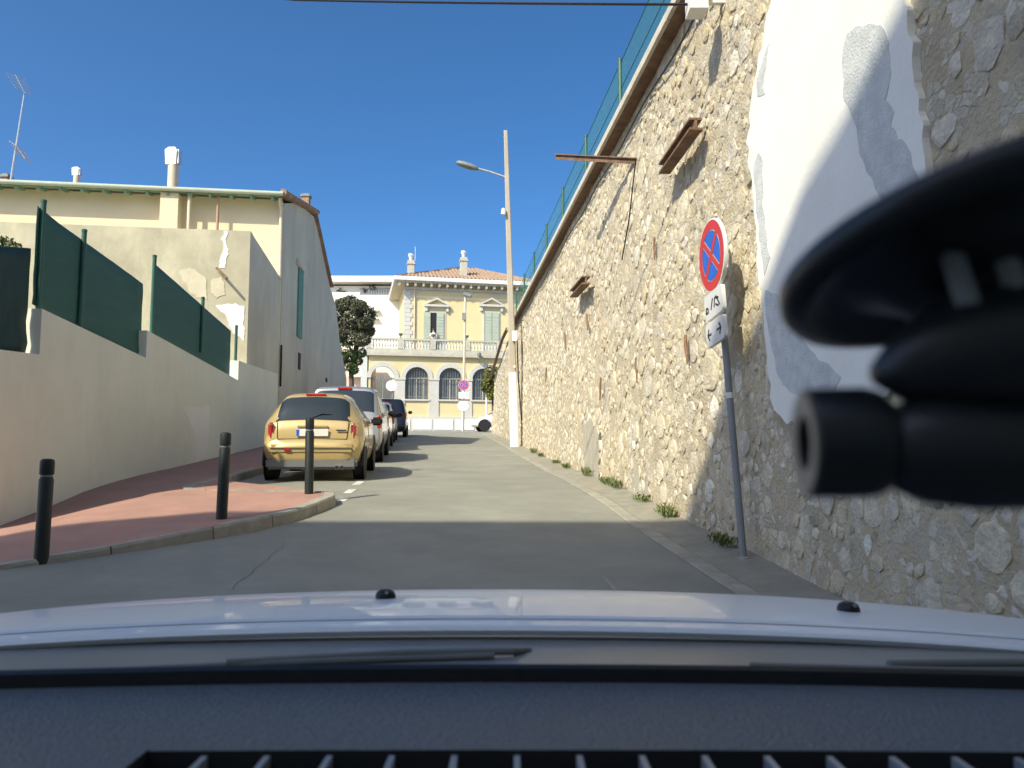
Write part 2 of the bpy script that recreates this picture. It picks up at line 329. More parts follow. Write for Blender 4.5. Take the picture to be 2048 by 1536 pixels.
# parking dashes and worn line
for k, (a, b) in enumerate([((680,1003),(690,996)),((694,987),(705,979)),((711,970),(722,963)),((1204,1150),(1232,1182))]):
    d1 = 9.6; 
    def ong(px, row):
        lo, hi = 3.0, 40.0
        for _ in range(50):
            md = (lo+hi)/2; p = P(px, row, md)
            if p.z > rz(md): lo = md
            else: hi = md
        return P(px, row, lo)
    A = ong(*a); B = ong(*b); s = (B-A).normalized().cross(Vector((0,0,1)))*(.06 if k < 3 else .012)
    mb = MB(); mb.add([Vector((q.x, q.y, rz(q.y)+.004)) for q in (A-s, B-s, B+s, A+s)], [(0,1,2,3)])
    mb.build('painted_dash', M['paint'] if k < 3 else M['gutter'], road)
def crack(pts, wd=.010):
    q = [ong(*p) for p in pts]; mb = MB(); rows = []
    for a, b in zip(q[:-1], q[1:]):
        n = max(2, int((b-a).length/.06)); t = (b-a).normalized(); nn = t.cross(Vector((0,0,1)))
        for i in range(n):
            c = a.lerp(b, i/n); c = c+nn*(.035*noise.noise(c*5)+.015*noise.noise(c*17)); k = wd*(.4+.9*abs(noise.noise(c*9)))
            rows.append([Vector((c.x-nn.x*k, c.y-nn.y*k, rz(c.y)+.003)), Vector((c.x+nn.x*k, c.y+nn.y*k, rz(c.y)+.003))])
    mb.grid(rows); mb.build('crack', M['crack'], road)
crack([(462,1180),(500,1145),(545,1110),(575,1085)], .005)
# pavement
mb = MB(); rows = []
def stat(t):
    i = min(int(t), len(ST)-2); f = t-i; return [ST[i][k]*(1-f)+ST[i+1][k]*f for k in range(6)]
for q in frange(0, len(ST)-1, (len(ST)-1)*6):
    a = stat(q); z0 = rz(a[1])+a[2]; z1 = EZ+a[5]
    rows.append([(a[0]+(a[3]-a[0])*j/12, a[1]+(a[4]-a[1])*j/12, pvz(a[0]+(a[3]-a[0])*j/12, a[1]+(a[4]-a[1])*j/12)) for j in range(13)])
mb.grid(rows); pave = tag(mb.build('pavement', M['pave'], smooth=1), kind='structure')
# kerb stones
pts = [(Vector((s[0], s[1], 0)), s[2]) for s in ST[1:17]]
dense = []
for i in range(len(pts)-1):
    n = max(1, int((pts[i+1][0]-pts[i][0]).length/.05))
    for j in range(n): f = j/n; dense.append((pts[i][0].lerp(pts[i+1][0], f), pts[i][1]*(1-f)+pts[i+1][1]*f))
i = 0; seg = 18
while i+6 < len(dense):
    ln = seg+rnd.randint(-3, 3); e = min(i+ln, len(dense)-1); mb = MB(); rows = []
    for q in sorted(set(list(range(i, e, 4))+[e])):
        p, h = dense[q]; a = dense[max(q-1, 0)][0]; b = dense[min(q+1, len(dense)-1)][0]; t = (b-a).normalized()
        if q == i: p = p+t*.006
        if q == e: p = p-t*.006
        nrm = Vector((-t.y, t.x, 0)); z = rz(p.y)
        rows.append([Vector((p.x, p.y, z-.05))-nrm*.03, Vector((p.x, p.y, z+h-.015))-nrm*.015, Vector((p.x, p.y, z+h+.006)), Vector((p.x, p.y, z+h+.008))+nrm*.12, Vector((p.x, p.y, z-.05))+nrm*.12])
    k = len(rows); mb.grid(rows); mb.f += [(0,1,2,3,4), tuple((k-1)*5+c for c in (4,3,2,1,0))]; mb.m += [0, 0]
    mb.build('kerb_stone', M['kerb'], pave); i = e
# ------------------------------------------------------------------ stone retaining wall on the right
def wpt(s, z, h=0):            # s = world y along the wall, h = distance proud of the wall face
    return Vector((wx(s), s, z))+WN*h
def wpix(px, row, h=0):        # pixel ray onto the wall face -> (s, z)
    p = hit(px, row, WO+WN*h, WN); return (p.y, p.z)
rwall = thing('retaining_wall', 'tall rubble stone retaining wall with pale plaster patch along the right side of the street', 'wall', (WA, 0, rz(0)))
Y0, Y1 = -3.0, 43.5
def wtop(s): return CZ-.1 if s < 31 else CZ-.1-(s-31)*.085
def mort(s, z): return .012*noise.noise(Vector((s*13, z*13, 8)))+.018*noise.noise(Vector((s*2.2, z*2.2, 1)))+.010*noise.noise(Vector((s*7, z*7, 5)))+.05*noise.noise(Vector((s*.35, z*.35, 9)))
mb = MB(); rows = []
ys = frange(Y0, 2.5, 16)[:-1]+frange(2.5, 12, 140)[:-1]+frange(12, Y1, 190)
for s in ys:
    z0 = rz(s)-.15; z1 = wtop(s)
    rows.append([wpt(s, z0+(z1-z0)*j/90, mort(s, z0+(z1-z0)*j/90)) for j in range(91)])
mb.grid(rows)
mb.build('mortar_face', M['mortar'], rwall, smooth=60)
mb = MB()
for a, b in ((Y0, 31), (31, Y1)):
    mb.hexa([wpt(a, rz(a)-.3, -.06), wpt(a, rz(a)-.3, -3), wpt(b, rz(b)-.3, -3), wpt(b, rz(b)-.3, -.06), wpt(a, wtop(a)-.01, -.06), wpt(a, wtop(a)-.01, -3), wpt(b, wtop(b)-.01, -3), wpt(b, wtop(b)-.01, -.06)])
mb.build('wall_core', M['mortar'], rwall)
# plaster patches given as outlines on the wall
def jag(poly, step=.06, amp=.02):
    out = []
    n = len(poly)
    for i in range(n):
        a = Vector(poly[i]); b = Vector(poly[(i+1) % n]); k = max(1, int((b-a).length/step))
        for j in range(k):
            q = a.lerp(b, j/k); out.append((q.x+amp*noise.noise(Vector((q.x*9, q.y*9, 2))), q.y+amp*noise.noise(Vector((q.x*9, q.y*9, 7)))))
    return out
def inpoly(x, y, poly):
    c = False; n = len(poly); j = n-1
    for i in range(n):
        xi, yi = poly[i]; xj, yj = poly[j]
        if (yi > y) != (yj > y) and x < (xj-xi)*(y-yi)/(yj-yi)+xi: c = not c
        j = i
    return c
PL = [wpix(*q) for q in [(1562,-120),(1555,0),(1545,60),(1530,130),(1516,200),(1508,280),(1514,340),(1522,410),(1527,480),(1531,545),(1538,605),(1545,680),(1551,750),(1562,820),(1590,850),(1640,840),(1700,800),(1790,790),(1860,740),(1900,640),(1890,520),(1880,380),(1868,300),(1858,200),(1842,90),(1832,0),(1850,-120)]]
G1 = [wpix(*q) for q in [(1706,110),(1712,70),(1740,52),(1780,48),(1800,80),(1803,150),(1790,200),(1808,225),(1800,255),(1830,275),(1850,330),(1870,400),(1880,470),(1800,430),(1765,365),(1740,310),(1735,250),(1706,200)]]
G2 = [wpix(*q) for q in [(1523,330),(1532,306),(1541,320),(1540,400),(1544,430),(1549,470),(1556,520),(1545,548),(1536,500),(1530,440),(1527,390)]]
G3 = [wpix(*q) for q in [(1528,160),(1552,88),(1548,130),(1540,170),(1555,220),(1545,190),(1530,195)]]
G4 = [wpix(*q) for q in [(1545,580),(1570,590),(1600,640),(1640,700),(1700,750),(1690,790),(1620,800),(1580,770),(1560,700),(1548,640)]]
def sheet(name, poly, h0, h1, m, amp=.02):
    pj = jag(poly, .03, amp*1.6); mb = MB(); n = len(pj)
    vs = [wpt(s, z, h0) for s, z in pj]+[wpt(s, z, h1) for s, z in pj]
    cx = sum(s for s, z in pj)/n
    mb.add(vs, [tuple(range(n, 2*n))]+[(i, (i+1) % n, n+(i+1) % n, n+i) for i in range(n)])
    return mb.build(name, m, rwall)
sheet('plaster_patch', PL, -.03, .062, M['plaster'], .03)
for g in (G1, G2, G3, G4): sheet('bare_render_patch', g, .03, .0655, M['render'])
for q in ([(1165,850),(1182,838),(1200,870),(1198,960),(1172,970)], [(1262,880),(1290,885),(1300,990),(1268,985)]):
    sheet('cement_patch', [wpix(*t) for t in q], -.03, .016, M['cement'], .08)
# stones: variable-size darts, power cells
R2 = random.Random(3); darts = []; gridh = {}; CS = .5
def tryd(s, z, r):
    i, j = int(s//CS), int(z//CS)
    for a in (i-1, i, i+1):
        for b in (j-1, j, j+1):
            for (s2, z2, r2) in gridh.get((a, b), ()):
                if (s-s2)**2+(z-z2)**2 < (.80*(r+r2))**2: return
    gridh.setdefault((i, j), []).append((s, z, r)); darts.append((s, z, r))
SA, SB = 2.2, 43.3
for r, n in ((.21, 110), (.16, 420), (.125, 1500), (.092, 6000), (.066, 19000), (.046, 34000)):
    for _ in range(n):
        s = SA+(SB-SA)*R2.random()
        if (r < .06 and s > 20) or (r < .08 and s > 32): continue
        z = rz(s)+(wtop(s)-rz(s))*R2.random(); tryd(s, z, r*R2.uniform(.85, 1.15))
def clip(poly, nx, ny, c):
    out = []; n = len(poly)
    for i in range(n):
        a = poly[i]; b = poly[(i+1) % n]; da = nx*a[0]+ny*a[1]-c; db = nx*b[0]+ny*b[1]-c
        if da <= 0: out.append(a)
        if (da < 0 < db) or (db < 0 < da):
            t = da/(da-db); out.append((a[0]+(b[0]-a[0])*t, a[1]+(b[1]-a[1])*t))
    return out
stones = []
for (s, z, r) in darts:
    if inpoly(s, z, PL): continue
    if R2.random() < .16: continue
    an = R2.uniform(0, 3.14); ea = R2.uniform(.8, 1.25); ca_, sa_ = math.cos(an), math.sin(an); ph = R2.random(); nk = R2.choice((5, 6, 7))
    poly = []
    for k in range(nk):
        aa = (k+ph)*2*math.pi/nk; rr_ = r*1.25*R2.uniform(.85, 1.15); ux, uz = rr_*ea*math.cos(aa), rr_/ea*math.sin(aa); poly.append((ux*ca_-uz*sa_, ux*sa_+uz*ca_))
    i, j = int(s//CS), int(z//CS); ok = True
    for a in (i-1, i, i+1):
        for b in (j-1, j, j+1):
            for (s2, z2, r2) in gridh.get((a, b), ()):
                dx, dz = s2-s, z2-z; dd = dx*dx+dz*dz
                if 0 < dd < (r*1.3+r2*1.6)**2:
                    poly = clip(poly, dx, dz, (dd+r*r-r2*r2)/2)
                    if len(poly) < 3: ok = False; break
            if not ok: break
        if not ok: break
    if not ok: continue
    cx = sum(p[0] for p in poly)/len(poly); cz = sum(p[1] for p in poly)/len(poly)
    k = R2.uniform(.74, .97)
    pts = []
    for q in range(len(poly)):                      # chaikin once, jittered
        a = poly[q]; b = poly[(q+1) % len(poly)]
        for f in (.13, .87):
            jx = R2.uniform(.94, 1.03)*k
            pts.append((s+cx+(a[0]*(1-f)+b[0]*f-cx)*jx, z+cz+(a[1]*(1-f)+b[1]*f-cz)*jx))
    if min(p[1] for p in pts) < rz(s)-.03 or max(p[1] for p in pts) > wtop(s): continue
    cc = (s+cx, z+cz)
    p1 = proj(wpt(cc[0]-r*.7, cc[1])); p2 = proj(wpt(cc[0]+r*.7, cc[1])); d = cc[0]
    vis = -30 < p1[0] < 2090 and 0 < p1[1] < 1300 and not (p1[0] > 1600 and 330 < p1[1] < 980)
    area = abs(p2[0]-p1[0])*(2*r*F/d) if vis else 0
    stones.append((area, pts, cc, r, R2.uniform(.0, .015)+.006*(r > .12), min(1, max(0, R2.gauss(.5, .24)))))
stones.sort(key=lambda q: -q[0])
def stone_geo(mb, st):
    _, pts, cc, r, h, t = st; n = len(pts); m0 = mort(cc[0], cc[1]); base = m0-.03
    tx, tz = R2.uniform(-.05, .05), R2.uniform(-.05, .05)
    mid = [(cc[0]+(a-cc[0])*.93, cc[1]+(b-cc[1])*.93) for a, b in pts]; top = [(cc[0]+(a-cc[0])*.62, cc[1]+(b-cc[1])*.62) for a, b in pts]
    fl = lambda a, b, q: m0+q+(a-cc[0])*tx+(b-cc[1])*tz
    vs = [wpt(a, b, base) for a, b in pts]+[wpt(a, b, fl(a, b, h*.55)+R2.uniform(-.003, .003)) for a, b in mid]+[wpt(a, b, fl(a, b, h)+R2.uniform(-.004, .004)) for a, b in top]
    mb.add(vs, [(i, (i+1) % n, n+(i+1) % n, n+i) for i in range(n)]+[(n+i, n+(i+1) % n, 2*n+(i+1) % n, 2*n+i) for i in range(n)]+[tuple(range(2*n, 3*n))])
    return 3*n
def settint(o, vals):
    at = o.data.attributes.new('tint', 'FLOAT', 'POINT'); at.data.foreach_set('value', vals)
for st in stones[:290]:
    mb = MB(); n = stone_geo(mb, st); o = mb.build('stone', M['stone'], rwall, smooth=50); settint(o, [st[5]]*n)
mb = MB(); vals = []
for st in stones[290:]:
    n = stone_geo(mb, st); vals += [st[5]]*n
o = mb.build('rubble_stones', M['stone'], rwall, smooth=50, kind='stuff'); settint(o, vals)
# coping: slabs with brown underside
for i, a in enumerate(frange(Y0, 30.4, 21)[:-1]):
    b = a+(30.4-Y0)/21-.012; mb = MB()
    mb.hexa([wpt(a, CZ-.1, .20), wpt(a, CZ-.1, -.5), wpt(b, CZ-.1, -.5), wpt(b, CZ-.1, .20), wpt(a, CZ, .20), wpt(a, CZ, -.5), wpt(b, CZ, -.5), wpt(b, CZ, .20)])
    mb.build('coping_slab', M['coping'], rwall)
    mb = MB(); mb.hexa([wpt(a, CZ-.12, .15), wpt(a, CZ-.12, 0), wpt(b+.012, CZ-.12, 0), wpt(b+.012, CZ-.12, .15), wpt(a, CZ-.1005, .15), wpt(a, CZ-.1005, 0), wpt(b+.012, CZ-.1005, 0), wpt(b+.012, CZ-.1005, .15)])
    mb.build('coping_underside', M['rust'], rwall)
mb = MB(); mb.tube([wpt(30.2, CZ-.02, .2), wpt(33, CZ-.06, .2), wpt(38, wtop(38)+.12, .2), wpt(43, wtop(43)+.1, .2), wpt(43.3, wtop(43)-.5, .2)], .07, 8)
mb.build('coping_rail', M['rust'], rwall, smooth=1)
# thin cable under the coping
mb = MB(); mb.tube([wpt(s, CZ-.36+.03*math.sin(s*2.1), .05) for s in frange(4, 30, 60)], .012, 6); mb.build('wall_cable', M['black'], rwall, smooth=1)
# steel beams set in the wall
def wbeam(name, a, b, h, wd, m):
    A = wpt(*wpix(*a, h), h); B = wpt(*wpix(*b, h), h); mb = MB(); d = (B-A).normalized(); up = WN
    X = d.cross(up).normalized()
    mb.obox((A+B)/2+X*wd*.4, X, up, d, .012, wd*.5, (B-A).length/2); mb.obox((A+B)/2-X*wd*.4, X, up, d, .012, wd*.5, (B-A).length/2); mb.obox((A+B)/2, X, up, d, wd*.4, .014, (B-A).length/2)
    return mb.build(name, m, rwall)
wbeam('steel_beam', (1328,338), (1391,248), .13, .13, M['rust'])
wbeam('steel_beam', (1147,588), (1172,560), .16, .15, M['rust'])
A = wpt(*wpix(1274,317), -.05); B = P(1112, 309, 12.0); mb = MB(); d = (B-A).normalized()
mb.bar(A, B, .075, .015); mb.bar(A-Vector((0,0,.04)), B-Vector((0,0,.04)), .014, .08); mb.build('projecting_beam', M['rust'], rwall)
A = wpt(*wpix(1276,320), .03); mb = MB(); mb.tube([A, wpt(*wpix(1265,440), .05), wpt(*wpix(1250,520), .045)], .01, 6); mb.build('hanging_cable', M['black'], rwall, smooth=1)
for a, b, k in (((1379,670),(1383,727),.045),((1278,715),(1281,765),.04),((1316,475),(1316,520),.035),((1178,628),(1180,660),.05),((1133,665),(1135,700),.05),((1207,755),(1205,800),.04),((1096,735),(1095,765),.05)):
    A = wpt(*wpix(*a), .045); B = wpt(*wpix(*b), .045); mb = MB(); mb.tube([A, A.lerp(B, .4)+WT*.012, A.lerp(B, .7)-WT*.01, B], [k*.35, k*.5, k*.42, k*.25], 6); mb.build('rusty_bar', M['rustlt'], rwall)
# cable bracket + insulator at wall top
mb = MB(); A = wpt(*wpix(1384,6,.3), .3); mb.box(A+Vector((-.05,-.1,-.12)), A+Vector((.12,.1,.1))); mb.bar(A, A+Vector((.35,0,0)), .05, .05); mb.build('cable_bracket', M['white'], rwall)
cab = MB(); A2 = A+Vector((-.05, 0, -.03)); E = P(590, 0, 9.4); D = P(-500, -120, 11)
path = []
for t in frange(0, 1, 20):
    q = A2*(1-t)**2+Vector(((A2.x+E.x)/2, (A2.y+E.y)/2, (A2.z+E.z)/2-.02))*2*t*(1-t)+E*t*t; path.append(q)
path += [E.lerp(D, t) for t in (.3, .6, 1)]
tag(cab.tube(path, .013, 6).build('overhead_cable', M['black'], smooth=1), 'thin black overhead cable crossing the sky from the wall top', 'cable')
# green fence on the wall
wf = thing('wire_fence', 'green mesh fence with posts standing on top of the tall stone wall', 'fence', wpt(0, CZ, +.10))
ps = [y for y in frange(2.4, 29.6, 10)]
FH = .80
for y in frange(-2.9, 29.9, 12):
    mb = MB(); mb.tube([wpt(y, CZ-.02, +.10), wpt(y, CZ+FH+.03, +.10)], .03, 8); mb.lathe([(.034, 0), (.034, .02), (.01, .03)], wpt(y, CZ+FH+.03, +.10), n=8)
    mb.build('post', M['greenpost'], wf, smooth=1)
yy = frange(-2.9, 29.9, 12)
for a, b in zip(yy[:-1], yy[1:]):
    mb = MB(); mb.add([wpt(a+.02, CZ+.01, .085), wpt(b-.02, CZ+.01, .085), wpt(b-.02, CZ+FH, .085), wpt(a+.02, CZ+FH, .085)], [(0,1,2,3)]); mb.build('netting', M['greennet'], wf)
    for h in (.02, FH*.5, FH): pass
for h in (.03, FH*.5, FH):
    mb = MB(); mb.tube([wpt(y, CZ+h, .09) for y in (yy[0], yy[-1])], .006, 5); mb.build('tension_wire', M['greenpost'], wf)

# ------------------------------------------------------------------ no-stopping sign by the wall
def sign_face(root, C, Rt, Up, Nn, rad, thick, detail=True):
    """round no-stopping sign: C centre of face, Rt/Up in-plane axes, Nn outward"""
    mb = MB(); mb.lathe([(rad*.97, -thick), (rad, -thick*.8), (rad, -.002), (rad*.985, 0)], C, Nn, 40); disc = mb.build('disc', M['signwhite'], root, smooth=1)
    def pt(x, y, h): return C+Rt*x+Up*y+Nn*h
    mb = MB(); n = 48; r0, r1 = rad*.70, rad*.955
    mb.add([pt(r0*math.cos(2*math.pi*i/n), r0*math.sin(2*math.pi*i/n), .003) for i in range(n)]+[pt(r1*math.cos(2*math.pi*i/n), r1*math.sin(2*math.pi*i/n), .003) for i in range(n)], [(i, (i+1) % n, n+(i+1) % n, n+i) for i in range(n)])
    mb.build('red_ring', M['red'], disc)
    rb = rad*.675; hw = rad*.105
    for k in range(4):
        a0 = math.pi/4+k*math.pi/2; da = math.asin(hw/rb); pts = []
        q = hw*1.42; am = a0+math.pi/4
        pts.append((q*math.cos(am), q*math.sin(am)))
        for i in range(13):
            a = a0+da+(math.pi/2-2*da)*i/12; pts.append((rb*math.cos(a), rb*math.sin(a)))
        mb = MB(); mb.add([pt(x, y, .003) for x, y in pts], [tuple(range(len(pts)))]); mb.build('blue_sector', M['blue'], disc)
    for k in range(2):
        a = math.pi/4+k*math.pi/2; dx, dy = math.cos(a), math.sin(a); hh = hw*.78; L = rad*.71
        mb = MB(); mb.add([pt(dx*L-dy*hh, dy*L+dx*hh, .0036+k*.0006), pt(-dx*L-dy*hh, -dy*L+dx*hh, .0036+k*.0006), pt(-dx*L+dy*hh, -dy*L-dx*hh, .0036+k*.0006), pt(dx*L+dy*hh, dy*L-dx*hh, .0036+k*.0006)], [(0,1,2,3)]); mb.build('red_bar', M['red'], disc)
    return disc
SB_ = P(1487, 1116, 6.45); SB_.z = rz(6.45)+.02; ST_ = P(1428, 430, 6.72)
sg = thing('no_stopping_sign', 'red and blue no-stopping sign with two white plates on a leaning pole by the wall', 'sign', SB_)
Rt = -WT; pdir = (ST_-SB_).normalized(); Up = (pdir-Rt*0).normalized(); Nn = Rt.cross(Up).normalized()*-1
if Nn.x > 0: Nn = -Nn
Rt = (Up.cross(Nn)).normalized()
if Rt.y > 0: Rt = -Rt
mb = MB(); mb.tube([SB_-pdir*.1, ST_-pdir*.02], .03, 14); mb.build('pole', M['signgrey'], sg, smooth=1)
Cc = P(1429, 511, 6.67); 
disc = sign_face(sg, Cc+Nn*.03, Rt, Up, Nn, .325, .035)
def plate(C, w_, h_, name):
    mb = MB(); n = []
    r = .03
    pts = []
    for cx, cy, a0 in ((w_-r, h_-r, 0), (-w_+r, h_-r, 90), (-w_+r, -h_+r, 180), (w_-r, -h_+r, 270)):
        for i in range(5): a = math.radians(a0+i*22.5); pts.append((cx+r*math.cos(a), cy+r*math.sin(a)))
    mb.prism([C+Rt*x+Up*y-Nn*.012 for x, y in pts], Nn*.035)
    return mb.build(name, M['signwhite'], sg)
C1 = P(1438, 607, 6.66)+Nn*.03; C2 = P(1441, 663, 6.655)+Nn*.03
p1 = plate(C1, .22, .115, 'tow_away_plate'); p2 = plate(C2, .22, .105, 'arrow_plate')
def strokes(C, segs, wd, parent, name):
    for a, b in segs:
        A = C+Rt*a[0]+Up*a[1]+Nn*.0255; B = C+Rt*b[0]+Up*b[1]+Nn*.0255; mb = MB(); mb.bar(A, B, wd, .003, Nn); mb.build(name, M['signblack'], parent)
strokes(C2, [((-.17,0),(-.08,0)),((-.17,0),(-.13,.05)),((-.17,0),(-.13,-.05)),((.06,0),(.16,0)),((.16,0),(.12,.05)),((.16,0),(.12,-.05))], .016, p2, 'arrow_stroke')
strokes(C1, [((-.19,-.045),(-.13,-.045)),((-.19,-.045),(-.17,.0)),((-.17,0),(-.13,-.01)),((-.13,-.01),(-.13,-.045)),((-.06,-.04),(.0,.05)),((.02,-.04),(.05,.04)),((.05,.04),(.14,.02)),((.08,.05),(.16,-.05)),((.06,-.02),(.13,-.05))], .016, p1, 'pictogram_stroke')
mb = MB(); mb.lathe([(.033, 0), (.033, .05)], SB_+pdir*1.34, pdir, 14); mb.build('sticker', M['signwhite'], sg)
mb = MB(); mb.lathe([(.06, -.05), (.05, .012), (.03, .02)], SB_, (0,0,1), 12); mb.build('footing', M['kerb'], sg)

# ------------------------------------------------------------------ street lamp on concrete pole
LB = P(1030, 892, 26); LB.z = rz(26)-.05; LT = P(1011.5, 262, 26)
lamp = thing('street_lamp', 'tall weathered concrete pole with white painted base and lamp arm by the stone wall', 'street lamp', LB)
def lp(t): return LB.lerp(LT, t)
mb = MB()
k = 12
ax = (LT-LB).normalized(); rows = []
for t in frange(0, 1, 8):
    c = lp(t); hx = .145-.075*t; hy = .13-.06*t; ch = .3
    rows.append([c+Vector((x*hx, y*hy, 0)) for x, y in ((1,-1+ch),(1,1-ch),(1-ch,1),(-1+ch,1),(-1,1-ch),(-1,-1+ch),(-1+ch,-1),(1-ch,-1),(1,-1+ch))])
mb.grid(rows); mb.add([rows[-1][i] for i in range(8)], [tuple(range(8))]); mb.build('pole', M['concretepole'], lamp)
rows = []
for t in frange(0, .232, 4):
    c = lp(t); hx = .158-.075*t; hy = .143-.06*t; ch = .3
    rows.append([c+Vector((x*hx, y*hy, 0)) for x, y in ((1,-1+ch),(1,1-ch),(1-ch,1),(-1+ch,1),(-1,1-ch),(-1,-1+ch),(-1+ch,-1),(1-ch,-1),(1,-1+ch))])
mb = MB(); mb.grid(rows); mb.add([rows[-1][i] for i in range(8)], [tuple(range(8))]); mb.build('painted_base', M['white'], lamp)
a0 = P(1010, 354, 26); a1 = P(952, 336, 26); mb = MB(); mb.tube([a0, a0.lerp(a1, .5)+Vector((0,0,.02)), a1], .035, 10); mb.build('lamp_arm', M['galv'], lamp, smooth=1)
h0 = P(957, 339, 25.9); h1 = P(912, 325, 25.9); d = h1-h0; mb = MB()
rows = []
for t, rr in ((0,.04),(.08,.10),(.3,.145),(.7,.15),(.92,.11),(1,.03)):
    c = h0+d*t; Z = d.normalized().cross(Vector((0,1,0))).normalized(); Z = Z if Z.z > 0 else -Z
    rows.append([c+Vector((0,1,0))*rr*1.1*math.cos(2*math.pi*i/12)+Z*rr*.8*math.sin(2*math.pi*i/12)*(1 if math.sin(2*math.pi*i/12) > 0 else .75) for i in range(13)])
mb.grid(rows); mb.build('luminaire', M['lampgrey'], lamp, smooth=60)
mb = MB(); c = P(1007, 424, 25.85); mb.lathe([(.01,-.12),(.09,-.08),(.07,.1),(.02,.14)], c, (0,0,1), 10); mb.build('cable_clamp', M['white'], lamp, smooth=1)
mb = MB(); c = P(1029, 672, 25.8); mb.box(c-Vector((.08,.06,.17)), c+Vector((.08,.06,.17))); mb.build('junction_box', M['white'], lamp)
mb = MB(); c = P(1029, 733, 25.82); mb.lathe([(.05,0),(.05,.03)], c, (0,-1,0), 10); mb.build('round_plate', M['pipe'], lamp)
mb = MB(); mb.tube([P(1034, 680, 26), P(1037, 760, 26.1), P(1044, 850, 26.1), P(1048, 880, 26.1), P(1043, 884, 26.0)], .022, 7); mb.build('conduit', M['black'], lamp, smooth=1)

# ------------------------------------------------------------------ bollards
protoB = None
for (px, row, d, hh, lab, tl) in ((82,1125,6.35,.84,'dark bollard nearest the camera at the left edge, standing in shade', .012),(443,1035,7.95,.87,'dark bollard in the middle of the pavement edge between the two others', .02),(618,984,9.8,.94,'dark bollard standing in front of the gold car at the pavement tip', -.01)):
    p = P(px, row, d); r = thing('bollard', lab, 'bollard', p, (0, tl, 0), 'bollards on the pavement edge')
    if protoB is None:
        mb = MB(); mb.lathe([(.055,-.15),(.055,.72),(.050,.73),(.050,.745)], n=20); a = mb.build('post', M['bollard'], r, smooth=1, local=True)
        mb = MB(); mb.lathe([(.046,.745),(.046,.765)], n=20); b = mb.build('ring', M['signgrey'], r, smooth=1, local=True)
        mb = MB(); mb.lathe([(.053,.765),(.055,.775),(.055,.87),(.050,.895),(.03,.905),(.0,.906)], n=20, caps=False); c = mb.build('cap', M['bollard'], r, smooth=1, local=True)
        protoB = (a, b, c)
    else:
        for q in protoB: dup(q, r)
    r.scale = (1, 1, hh/.906)
# ------------------------------------------------------------------ left boundary wall and fence
LN = Vector((1, .054, 0)).normalized(); LO = Vector((-5.4, 0, 0))
def lpt(y, z, h=0): return Vector((lwx(y), y, z))+LN*h
def lpix(px, row, h=0):
    p = hit(px, row, LO+LN*h, LN); return (p.y-LN.y*h*0, p.z)
bw = thing('boundary_wall', 'stepped beige rendered garden wall below the green screens on the left pavement', 'wall', lpt(8.9, lbase(8.9)))
TH = .24
def seg(y0, y1, z0, z1, name='wall_section', th=TH, m='bwall'):
    mb = MB(); n = 8
    for i in range(1):
        a = [lpt(y0, lbase(y0)-.3), lpt(y1, lbase(y1)-.3), lpt(y1, z1), lpt(y0, z0)]
        mb.prism(a, -LN*th)
    return mb.build(name, M[m], bw)
yA0, zA0 = lpix(0, 705); yA1, zA1 = lpix(79, 709); yB1, zB1 = lpix(292, 716); zB0 = lpix(86, 618)[1]
yC1, zC1 = lpix(476, 760); zC0 = lpix(303, 664)[1]; yD1, zD1 = lpix(556, 748); zD0 = lpix(479, 722)[1]
seg(8.3, yA1, zA0+.01, zA1); seg(yA1+.0005, yB1, zB0, zB1); seg(yB1+.0005, yC1, zC0, zC1); seg(yC1+.0005, yD1, zD0, zD1, th=.2)
# wall turning away at the near corner
mb = MB(); q0 = lpt(8.296, lbase(8.9)-.4); q1 = Vector((-22, 5.2, 0)); zt = zA0+.01
mb.hexa([q0, Vector((-22,5.2,EZ-1.4)), Vector((-22,5.45,EZ-1.4)), q0+Vector((-.1,.24,0)), Vector((q0.x,q0.y,zt)), Vector((-22,5.2,zt)), Vector((-22,5.45,zt)), Vector((q0.x-.1,q0.y+.24,zt))]); mb.build('wall_section', M['bwall'], bw)
def lpatch(pts, m, name):
    j = [lpix(*q, .004) for q in pts]; out = []; n = len(j)
    for i in range(n):
        for k in range(10):
            f = k/10; y = j[i][0]*(1-f)+j[(i+1) % n][0]*f; z = j[i][1]*(1-f)+j[(i+1) % n][1]*f
            out.append(lpt(y+.05*noise.noise(Vector((y*3, z*3, 1))), z+.03*noise.noise(Vector((y*5, z*5, 4))), .004))
    mb = MB(); mb.prism(out, -LN*.01); return mb.build(name, m, bw)
lpatch([(366,815),(420,812),(418,860),(412,915),(390,922),(388,860)], M['bwall2'], 'repainted_patch')
lf = thing('green_screen_fence', 'green posts with dark green privacy screens on top of the beige garden wall', 'fence', lpt(yA1, zB0, -TH/2))
posts = [(72,700,400),(160,650,462),(302,700,512),(403,690,597),(470,752,653)]
pys = []
for px, rb, rt in posts:
    y, _ = lpix(px, rb, -.1); ztop = lpix(px+8*(1-px/600), rt, -.1)[1]; zb = lpix(px, rb, -.1)[1]; pys.append((y, ztop))
    mb = MB(); mb.tube([lpt(y, zb-.15, -.10), lpt(y, ztop, -.10)], .034, 10); mb.lathe([(.038, 0), (.038, .03), (.02, .04)], lpt(y, ztop, -.10), n=10); mb.build('post', M['greenpost'], lf, smooth=1)
def scr(name, pts, m, h=-.13, wob=.012):
    """pts: list of (px, row_top, row_bottom) along the screen"""
    rows = []
    for px, rt, rb in pts:
        y, zt = lpix(px, rt, h); zb = lpix(px, rb, h)[1]
        rows.append([lpt(y, zb+(zt-zb)*j/10, h+wob*noise.noise(Vector((y*2, j*.5, 1)))) for j in range(11)])
    mb = MB(); mb.grid(rows); o = mb.build(name, m, lf, smooth=60)
    so_ = o.modifiers.new('thick', 'SOLIDIFY'); so_.thickness = .006
    return o
